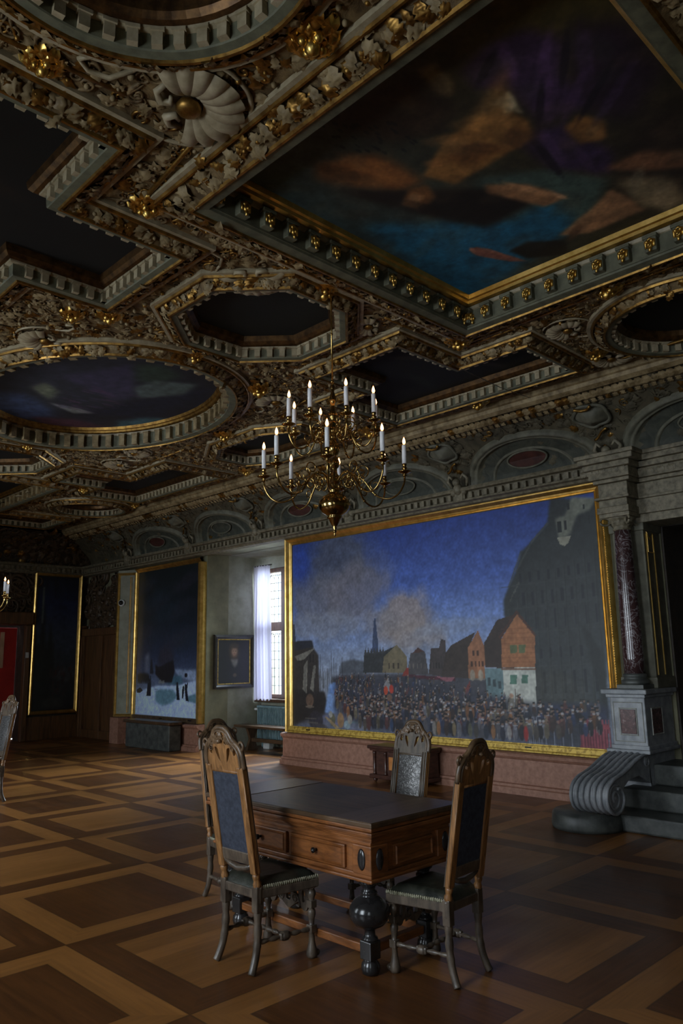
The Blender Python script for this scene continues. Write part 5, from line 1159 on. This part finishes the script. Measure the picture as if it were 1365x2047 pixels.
for (x, y) in ((ax0, ay0), (ax0, ay1), (ax1, ay0), (ax1, ay1)):
    sx = 1 if x == ax0 else -1; sy = 1 if y == ay0 else -1
    b = MB(); xa, xb = sorted((x - sx * .022, x + sx * .115)); ya, yb = sorted((y - sy * .022, y + sy * .115)); b.bev(xa, xb, ya, yb, .525, .672, .006); cbk = tp(b, 'corner_block', 'table_wood')
    for ax_ in (0, 1):
        b = MB(); q = Vector((-sx, 0, 0) if ax_ == 0 else (0, -sy, 0)).to_track_quat('Z', 'Y').to_matrix(); cc = (x - sx * .022, y + sy * .047, .60) if ax_ == 0 else (x + sx * .047, y - sy * .022, .60)
        S_ = Matrix.Diagonal((1.0, 2.0, 1)) if True else 0
        b.lathe([(.001, .009), (.018, .008), (.026, .004), (.030, 0)], (0, 0, 0), 18); 
        for i in range(len(b.v)): v = Vector(b.v[i]); lo = Vector((v.x, 0, 0)); 
        for i in range(len(b.v)):
            v = b.v[i]; h = v[2]; t_ = v[0]; u_ = v[1] * 1.85
            b.v[i] = (cc[0] - sx * h, cc[1] + t_, cc[2] + u_) if ax_ == 0 else (cc[0] + t_, cc[1] - sy * h, cc[2] + u_)
        ov = b.build('oval_inlay', 'ebony'); ov.parent = cbk
LEG = [(.001, 0), (.034, 0), (.046, .008), (.052, .03), (.048, .055), (.036, .07), (.040, .08), (.001, .08)]
UP = [(.001, .165), (.036, .165), (.044, .172), (.042, .182), (.030, .19), (.028, .215), (.036, .225), (.05, .232), (.078, .245), (.102, .272), (.112, .305), (.106, .335), (.085, .365), (.055, .385), (.040, .395), (.046, .402), (.044, .412), (.034, .42), (.036, .435), (.05, .445), (.056, .46), (.05, .475), (.055, .49), (.001, .49)]
for (x, y) in ((3.20, 3.10), (3.20, 4.24), (3.66, 3.10), (3.66, 4.24)):
    b = MB(); b.lathe(LEG, (x, y, 0), 24); b.bev(x - .04, x + .04, y - .04, y + .04, .075, .168, .005); b.lathe(UP, (x, y, 0), 28); tp(b, 'leg', 'ebony')
    b = MB(); b.lathe([(.04, .452), (.062, .458), (.085, .475), (.098, .495), (.10, .51)], (x, y, 0), 4, 0, Matrix.Rotation(PI / 4, 3, 'Z'), False); tp(b, 'leg_bracket', 'table_wood')
for (x0, x1, y0, y1) in ((3.175, 3.225, 3.14, 4.20), (3.635, 3.685, 3.14, 4.20), (3.24, 3.62, 3.075, 3.125), (3.24, 3.62, 4.215, 4.265)):
    b = MB(); b.bev(x0, x1, y0, y1, .10, .145, .006); tp(b, 'stretcher', 'table_wood')
o = Orn()
for (x, y, ex) in ((3.09, 3.02, (0, 0, -1)), (3.12, 2.97, (0, 0, -1))): pass

# ------------------------------------------------------------------ baroque chairs
TILT = math.atan2(.11, .62)
BR = Matrix.Translation((0, -.175, .42)) @ Matrix.Rotation(TILT, 4, 'X')       # back frame: local z runs up the back
def make_chair(label):
    root = thing('high_backed_chair', label, 'chair', (0, 0, 0), 0, 'high-backed chairs at the tables')
    def add(b, name, mat, par=None): o = b.build(name, mat); o.parent = par or root; return o
    # seat: trapezoid leather pad over rails
    def seatpad(u, v):
        y = -.185 + .385 * v; w = .155 + .065 * v; e = min(1, min(u, 1 - u) * 9, min(v, 1 - v) * 9); return ((2 * u - 1) * w, y, .418 + .05 * (max(0, e) ** .5) + .008 * math.sin(PI * u) * math.sin(PI * v))
    b = MB(); b.grid(seatpad, 18, 18); b.grid(lambda u, v: ((2 * u - 1) * (.155 + .065 * v), -.185 + .385 * v, .416), 2, 2, 0, False, True); seat = add(b, 'seat', 'seat_leather')
    b = MB()
    for k in range(90):
        f = k / 90 * 3; i = int(f); q = f - i; P = ((-.157, -.185), (-.222, .2), (.222, .2), (.157, -.185)); x = P[i][0] + (P[i + 1][0] - P[i][0]) * q; y = P[i][1] + (P[i + 1][1] - P[i][1]) * q; b.sphere((x, y, .427), .0075, (1, 1, 1.6), 0, 5, 4)
    add(b, 'nail_fringe', 'fringe', seat)
    P = [(-.16, -.19), (.16, -.19), (.222, .2), (-.222, .2)]
    b = MB(); b.sweep(P, [(0, .37), (-.004, .375), (-.004, .412), (.0, .418), (.045, .418), (.045, .37), (0, .37)]); add(b, 'seat_frame', 'leg_wood')
    for s in (-1, 1):
        b = MB(); prof = [(.001, .375), (.024, .375), (.024, .365), (.016, .36), (.024, .345), (.026, .33), (.020, .315), (.015, .30), (.022, .292), (.022, .262), (.016, .255), (.022, .245), (.024, .225), (.016, .20), (.015, .175), (.022, .165), (.022, .135), (.016, .125), (.017, .09), (.024, .06), (.03, .035), (.032, .015), (.026, 0), (.001, 0)]
        b.lathe(prof[::-1], (s * .195, .175, 0), 14); b.bev(s * .195 - .022, s * .195 + .022, .153, .197, .26, .30, .004); b.bev(s * .195 - .022, s * .195 + .022, .153, .197, .13, .172, .004); b.sphere((s * .20, .20, .022), .022, (1, 1.2, .9)); add(b, 'leg', 'leg_wood')
        b = MB(); path = smooth_open([(s * .145, -.172, .43), (s * .145, -.172, .36), (s * .146, -.173, .28), (s * .147, -.174, .19), (s * .15, -.186, .10), (s * .156, -.212, .03), (s * .16, -.226, .004)], 5)
        rad = [.026 if p[2] > .33 else (.018 + .006 * abs(math.sin(p[2] * 38)) if p[2] > .12 else .021) for p in path]; b.tube(path, rad, 10); b.bev(s * .145 - .024, s * .145 + .024, -.198, -.148, .30, .435, .005); add(b, 'leg', 'leg_wood')
        b = MB(); st = 0; b.lathe([(.016, .0), (.022, .012), (.024, .03), (.017, .045), (.02, .055), (.023, .07), (.018, .085)], (s * .148, 0, 0), 12)
        b.bev(s * .148 - .026, s * .148 + .026, -.02, .016, .08, .66, .007); b.bev(s * .148 - .025, s * .148 + .025, .014, .021, .082, .66, .002, 1); b.tube([(s * .148 - .012, .021, .09), (s * .148 - .012, .021, .65)], .006, 6, 1); b.tube([(s * .148 + .012, .021, .09), (s * .148 + .012, .021, .65)], .006, 6, 1)
        b.tube([(s * .170, -.014, .09), (s * .170, -.014, .66)], .006, 6); b.xform(BR); add(b, 'stile', ['chair_wood', 'leg_wood'])
    b = MB(); b.bev(-.135, .135, -.014, .008, .125, .19, .005); b.tube([(-.12, .0, .12), (-.07, 0, .10), (0, 0, .088), (.07, 0, .10), (.12, 0, .12)], [.012, .016, .02, .016, .012], 6); b.xform(BR); add(b, 'lower_rail', 'leg_wood')
    b = MB(); b.grid(lambda u, v: (-.128 + .256 * u, .004 + .012 * math.sin(PI * u) * math.sin(PI * v) ** .5, .185 + .475 * v), 10, 14); b.grid(lambda u, v: (-.128 + .256 * u, -.001, .185 + .475 * v), 1, 1, 0, False, True); b.xform(BR); pn = add(b, 'back_panel', 'shiny_leather')
    b = MB(); b.bev(-.126, .126, -.010, -.002, .187, .655, .002); b.xform(BR); add(b, 'backing_cloth', 'navy_cloth', pn)
    # arched crest: pierced board in a moulded hoop
    half = [(.0, .870), (.035, .867), (.06, .853), (.078, .83), (.092, .81), (.118, .79), (.146, .768), (.165, .738), (.172, .70), (.172, .65)]
    arch = smooth_open([(-x, z) for x, z in half[::-1]] + half[1:], 4)
    board = arch + [(.15, .625), (-.15, .625)]
    holes = []
    for s in (-1, 1):
        holes.append(smooth_closed([(s * .03, .675), (s * .062, .72), (s * .072, .76), (s * .045, .755), (s * .035, .72)], 4)); holes.append(smooth_closed([(s * .022, .785), (s * .045, .775), (s * .055, .805), (s * .03, .82)], 4)); holes.append(smooth_closed([(s * .098, .72), (s * .125, .73), (s * .118, .775), (s * .10, .77)], 3))
    vs, fs = bez_plate('crest_plate', [offset(board[::-1], .006)] + holes, .020, .002)
    b = MB(); b.add([(x, z + .0, y) for x, y, z in vs], fs, 0, False)
    b.v = [(v[0], v[1] * 1.0, v[2]) for v in b.v]; b.tube([(-.155, 0, .628), (.155, 0, .628)], .014, 8); b.xform(BR); b.mi = [1 if (sum((Vector(b.v[i]) for i in f), Vector()) / len(f) - BR @ Vector((0, .006, 0))).dot(BR.to_3x3() @ Vector((0, 1, 0))) > 0 else 0 for f in b.f]; cr = add(b, 'crest_board', ['chair_wood', 'leg_wood'])
    b = MB(); b.tube([(x, -.002, z) for x, z in arch], .016, 8); b.tube([(x * .90, .010, .64 + (z - .64) * .93) for x, z in arch], .009, 6); b.tube([(x * .90, -.013, .64 + (z - .64) * .93) for x, z in arch], .008, 6)
    o = Orn()
    for f in (1, -1):
        for s in (-1, 1):
            o.put(0, (s * .075, f * .012, .775), (s * .7, 0, .2), (0, f, 0), .06, 0); o.put(1, (s * .04, f * .012, .79), (s * .8, 0, .3), (0, f, 0), .05, 0); o.put(2, (s * .12, f * .014, .765), (s, 0, .4), (0, f, 0), .020, 0); o.put(0, (s * .03, f * .014, .80), (s * .6, 0, .6), (0, f, 0), .06, 0)
        o.put(1, (0, f * .014, .79), (0, 0, 1), (0, f, 0), .07, 0); o.put(4, (0, f * .02, .80), (0, 0, 1), (0, f, 0), .03, 0)
    b.add(o.v, o.f, 0, True)
    for s in (-1, 1): b.tube([(s * (.168 + .02 * math.cos(q)), 0, .775 + .022 * math.sin(q)) for q in np.linspace(-2.2, 3.4, 14)], [.011 - .0004 * k for k in range(14)], 6)
    b.xform(BR); add(b, 'crest_moulding', 'crest_wood')
    # pierced front apron and turned stretchers
    ap = smooth_closed([(-.165, .36), (-.165, .25), (-.13, .235), (-.10, .275), (-.05, .25), (0, .225), (.05, .25), (.10, .275), (.13, .235), (.165, .25), (.165, .36)], 4)
    hl = [smooth_closed([(s * .05, .30), (s * .09, .30), (s * .085, .335), (s * .05, .34)], 3) for s in (-1, 1)] + [smooth_closed([(-.02, .27), (.02, .27), (.018, .32), (-.018, .32)], 3)] + [smooth_closed([(s * .12, .28), (s * .145, .28), (s * .145, .33), (s * .12, .335)], 3) for s in (-1, 1)]
    vs, fs = bez_plate('apron_plate', [ap] + hl, .016, .002); b = MB(); b.add([(x, .178 + z, y) for x, y, z in vs], fs)
    o = Orn()
    for s in (-1, 1): o.put(2, (s * .09, .188, .29), (s, 0, .2), (0, 1, 0), .03, 0); o.put(1, (s * .02, .188, .25), (s, 0, .4), (0, 1, 0), .09, 0); o.put(2, (s * .09, .166, .29), (s, 0, .2), (0, -1, 0), .03, 0)
    b.add(o.v, o.f, 0, True); add(b, 'carved_apron', 'leg_wood')
    for s in (-1, 1):
        b = MB(); p0 = Vector((s * .195, .17, .15)); p1 = Vector((s * .149, -.178, .15)); n = 40
        rr = [.008 + .006 * abs(math.sin(k / n * PI * 5)) + (.012 if .44 < k / n < .56 else 0) for k in range(n + 1)]; b.tube([p0.lerp(p1, k / n) for k in range(n + 1)], rr, 10); md = p0.lerp(p1, .5); b.bev(md.x - .014, md.x + .014, md.y - .035, md.y + .035, md.z - .018, md.z + .018, .008); add(b, 'stretcher', 'leg_wood')
    b = MB(); n = 36; p0 = Vector((-.172, 0, .15)); p1 = Vector((.172, 0, .15)); b.tube([p0.lerp(p1, k / n) for k in range(n + 1)], [.008 + .007 * abs(math.sin(k / n * PI * 6)) for k in range(n + 1)], 10); add(b, 'stretcher', 'leg_wood')
    return root
ch = make_chair('high-backed chair at the left side of the table, dark blue backing towards us')
def place(o, x, y, rz, s=1.0): o.location = (x, y, 0); o.rotation_euler = (0, 0, rz); o.scale = (s, s, s); return o
place(ch, 2.97, 3.70, -PI / 2, 1.0)
for x, y, rz, s, lb in ((3.500, 2.868, .05, .94, 'high-backed chair nearest the camera at the right end of the table'), (4.05, 3.742, PI / 2 - .05, .935, 'chair behind the table with shiny dark embossed leather back facing us'), (3.535, 4.70, PI, .94, 'chair at the far end of the table, mostly hidden behind the left chair'), (3.67, 10.08, PI / 2 + .12, .98, 'lone chair with shiny leather back cut by the left edge of the photo')):
    k = copy_tree(ch); k['label'] = lb; place(k, x, y, rz, s)

# ------------------------------------------------------------------ chandeliers
def make_chandelier(label, loc):
    root = thing('chandelier', label, 'chandelier', loc, 0, 'brass chandeliers down the middle of the room')
    z0 = -2.56
    def add(b, name, mat, par=None): o = b.build(name, mat); o.parent = par or root; return o
    b = MB(); pf = [(.001, 2.56), (.007, 2.563), (.009, 2.575), (.006, 2.585), (.013, 2.595), (.014, 2.603), (.008, 2.612), (.018, 2.625), (.012, 2.635), (.026, 2.65), (.045, 2.69), (.056, 2.70), (.06, 2.708), (.052, 2.715), (.062, 2.725), (.095, 2.745), (.116, 2.775), (.122, 2.805), (.114, 2.838), (.09, 2.868), (.055, 2.888), (.04, 2.90), (.048, 2.91), (.05, 2.925), (.035, 2.935), (.03, 2.96), (.045, 2.975), (.055, 3.0), (.045, 3.03), (.028, 3.05), (.026, 3.09), (.04, 3.105), (.046, 3.14), (.034, 3.17), (.024, 3.19), (.04, 3.21), (.05, 3.235), (.055, 3.26), (.045, 3.285), (.026, 3.30), (.022, 3.34), (.036, 3.36), (.05, 3.385), (.045, 3.42), (.026, 3.45), (.02, 3.48), (.03, 3.50), (.034, 3.53), (.02, 3.56), (.015, 3.60), (.022, 3.63), (.028, 3.66), (.02, 3.69), (.012, 3.72), (.018, 3.74), (.02, 3.76), (.008, 3.78), (.001, 3.782)]
    b.lathe([(r, z + z0) for r, z in pf], (0, 0, 0), 28); add(b, 'baluster', 'brass')
    b = MB(); b.tube([(0, 0, 3.77 + z0), (0, 0, 5.1 + z0)], .007, 8); b.sphere((0, 0, 3.80 + z0), .014); b.sphere((0, 0, 4.2 + z0), .012); add(b, 'rod', 'brass')
    def arm_mesh(R, zp, drop):
        b = MB(); p = [(.045, 0, zp - .02), (.09, 0, zp + .02), (.15 if R > .4 else .10, 0, zp + .03), (R * .42, 0, zp - .02), (R * .58, 0, zp - drop * .8), (R * .76, 0, zp - drop), (R * .90, 0, zp - drop * .8), (R * .985, 0, zp - drop * .35), (R, 0, zp)]
        b.tube(smooth_open(p, 6), .0075, 8)
        s0 = (R * .40, zp + .0); b.tube([(s0[0] + .055 * (1 - .6 * q) * math.cos(-1.2 + q * 7), 0, s0[1] + .055 + .055 * (1 - .6 * q) * math.sin(-1.2 + q * 7)) for q in np.linspace(0, 1, 26)], .0055, 6)
        for q0, sz_ in ((.22, .05), (.34, .035)): b.tube([(R * q0 + sz_ * (1 - .65 * q) * math.cos(1 + q * 8), 0, zp - .03 + (sz_ + .01) * (1 - .65 * q) * math.sin(1 + q * 8)) for q in np.linspace(0, 1, 24)], .005, 6)
        b.tube([(R * .58 + .04 * (1 - .6 * q) * math.cos(2 + q * 7), 0, zp - drop * .35 + .045 * (1 - .6 * q) * math.sin(2 + q * 7)) for q in np.linspace(0, 1, 24)], .005, 6)
        b.sphere((R * .58, 0, zp - drop * .8), .012, u=8, v=6); b.sphere((.16 if R > .4 else .11, 0, zp + .03), .012, u=8, v=6); return b
    PAN = [(.008, 0), (.016, .004), (.018, .010), (.010, .018), (.03, .026), (.05, .034), (.054, .040), (.05, .042), (.022, .046), (.012, .052), (.02, .06), (.022, .068), (.012, .076), (.017, .084), (.0185, .098), (.014, .102), (.001, .102)]
    arms = []
    for tier, (R, zp, drop, th0) in enumerate(((.545, 3.01, .17, -4.0), (.355, 3.385, .15, 17.0))):
        proto = None
        for k in range(8):
            if proto is None:
                ar = add(arm_mesh(R, zp + z0, drop), 'arm', 'brass'); b = MB(); b.lathe(PAN, (R, 0, zp + z0), 18); pa = add(b, 'drip_pan', 'brass', ar); proto = (ar, pa)
            else:
                ar = proto[0].copy(); COL.objects.link(ar); ar.parent = root; pa = proto[1].copy(); COL.objects.link(pa); pa.parent = ar
            th = PI + math.atan2(.70, .688) + math.radians(th0 + 45 * k); ar.rotation_euler = (0, 0, th); arms.append((tier, k, R, zp + .1035, th))
    return root, arms
def make_candle():
    root = thing('candle', '', 'candle', (0, 0, 0), 0, 'white candles on the chandeliers')
    b = MB(); b.lathe([(.0175, 0), (.0172, .14), (.015, .147), (.006, .148), (.001, .146)], (0, 0, 0), 14); o = b.build('wax_stick', 'wax'); o.parent = root
    b = MB(); b.tube([(0, 0, .145), (.001, 0, .156)], .0015, 5); o = b.build('wick', 'black_plastic'); o.parent = root
    b = MB(); b.lathe([(.0008, .148), (.008, .155), (.012, .166), (.0115, .178), (.007, .194), (.003, .205), (.0004, .212)], (0, 0, 0), 10); o = b.build('flame', 'flame'); o.parent = root; return root
C1 = (3.995, 4.145); chd, arms = make_chandelier('large brass chandelier hanging over the table', (C1[0], C1[1], 2.56))
LBL = {(0, 0): 'candle of the nearest arm, in front of the brass stem', (0, 1): 'candle on the lower ring just right of the upper ring, third from right', (0, 2): 'rightmost candle of the near chandelier, on the lower ring', (0, 3): 'half hidden candle at the back right of the lower ring',
       (0, 4): 'candle behind the brass stem on the lower ring, only its flame tip showing', (0, 5): 'candle at the back left of the lower ring, lowest at left', (0, 6): 'leftmost candle of the near chandelier, on the lower ring', (0, 7): 'second candle from the left on the near chandelier lower ring',
       (1, 0): 'tall candle on the upper ring just right of the stem', (1, 1): 'front candle at the right end of the upper ring', (1, 2): 'back candle at the right end of the upper ring', (1, 3): 'candle behind the upper ring right of the stem, mostly flame',
       (1, 4): 'candle behind the upper ring left of the stem, mostly flame', (1, 5): 'back candle at the left end of the upper ring', (1, 6): 'front candle at the left end of the upper ring', (1, 7): 'tall candle on the upper ring left of the stem'}
pc = make_candle(); first = True
def put_candle(cx, cy, a, lb):
    global first
    tier, k, R, z, th = a; o = pc if first else copy_tree(pc); first = False
    o.location = (cx + R * math.cos(th), cy + R * math.sin(th), z); o.rotation_euler = (rng.normal(0, .010), rng.normal(0, .012), 0); o['label'] = lb
for a in arms: put_candle(C1[0], C1[1], a, LBL[(a[0], a[1])])
C2 = (3.97, 11.9); ch2 = copy_tree(chd); ch2.location = (C2[0], C2[1], 2.15); ch2['label'] = 'distant brass chandelier cut by the left edge of the photo'
for a, lb in ((arms[2], 'left one of the two low candles on the distant chandelier'), (arms[3], 'rightmost low candle on the distant chandelier'), (arms[10], 'highest candle on the distant chandelier at the left edge')):
    put_candle(C2[0], C2[1], (a[0], a[1], a[2], a[3] - .41, a[4]), lb)

b = MB(); b.tube([(5.98, 4.34, 4.485), (6.7, 4.36, 4.465), (7.33, 4.385, 4.50)], .004, 6); tag(b.build('hanging_wire', 'cable_steel'), 'thin steel wire stretched under the notched dark ceiling painting', 'wire')
# ------------------------------------------------------------------ light: overcast sky in the windows
def area(name, loc, sx, sz, direction, power, col):
    l = bpy.data.lights.new(name, 'AREA'); l.shape = 'RECTANGLE'; l.size = sx; l.size_y = sz; l.energy = power; l.color = col
    o = bpy.data.objects.new(name, l); COL.objects.link(o); o.location = loc; o.rotation_euler = Vector(direction).to_track_quat('-Z', 'Y').to_euler(); return o
SKY = (.80, .90, 1.0)
area('sky_light', (11.9, 11.4, 4.4), 3.2, 5.6, (-1, 0, -.45), WIN_R, SKY)
for (y0, y1), pw in zip(LW, WIN_L): area('sky_light', (XL - 1.9, (y0 + y1) / 2, 2.75), 2.6, 3.9, (1, 0, -.12), pw, SKY)
w = bpy.data.worlds.new('sky'); sc.world = w; w.use_nodes = True
wt = w.node_tree; bg = wt.nodes['Background']; tc = wt.nodes.new('ShaderNodeTexCoord'); sp = wt.nodes.new('ShaderNodeSeparateXYZ'); rp = wt.nodes.new('ShaderNodeValToRGB')
wt.links.new(tc.outputs['Generated'], sp.inputs[0]); mr = wt.nodes.new('ShaderNodeMapRange'); mr.inputs[1].default_value = -1; mr.inputs[2].default_value = 1; wt.links.new(sp.outputs['Z'], mr.inputs[0]); wt.links.new(mr.outputs[0], rp.inputs[0])
e = rp.color_ramp.elements; e[0].position = .44; e[0].color = (.03, .03, .03, 1); e[1].position = .465; e[1].color = (.82, .92, 1.0, 1); wt.links.new(rp.outputs[0], bg.inputs[0])
bg.inputs[1].default_value = 2.2
sc.view_settings.view_transform = 'Standard'; sc.view_settings.look = 'None'; sc.view_settings.gamma = 1.0; sc.view_settings.use_curve_mapping = False
sc.view_settings.exposure = EXPO
cy = sc.cycles
cy.use_denoising = True; cy.max_bounces = 7; cy.diffuse_bounces = 4; cy.glossy_bounces = 4; cy.transparent_max_bounces = 8; cy.transmission_bounces = 4
cy.caustics_reflective = False; cy.caustics_refractive = False; cy.sample_clamp_indirect = 4.0
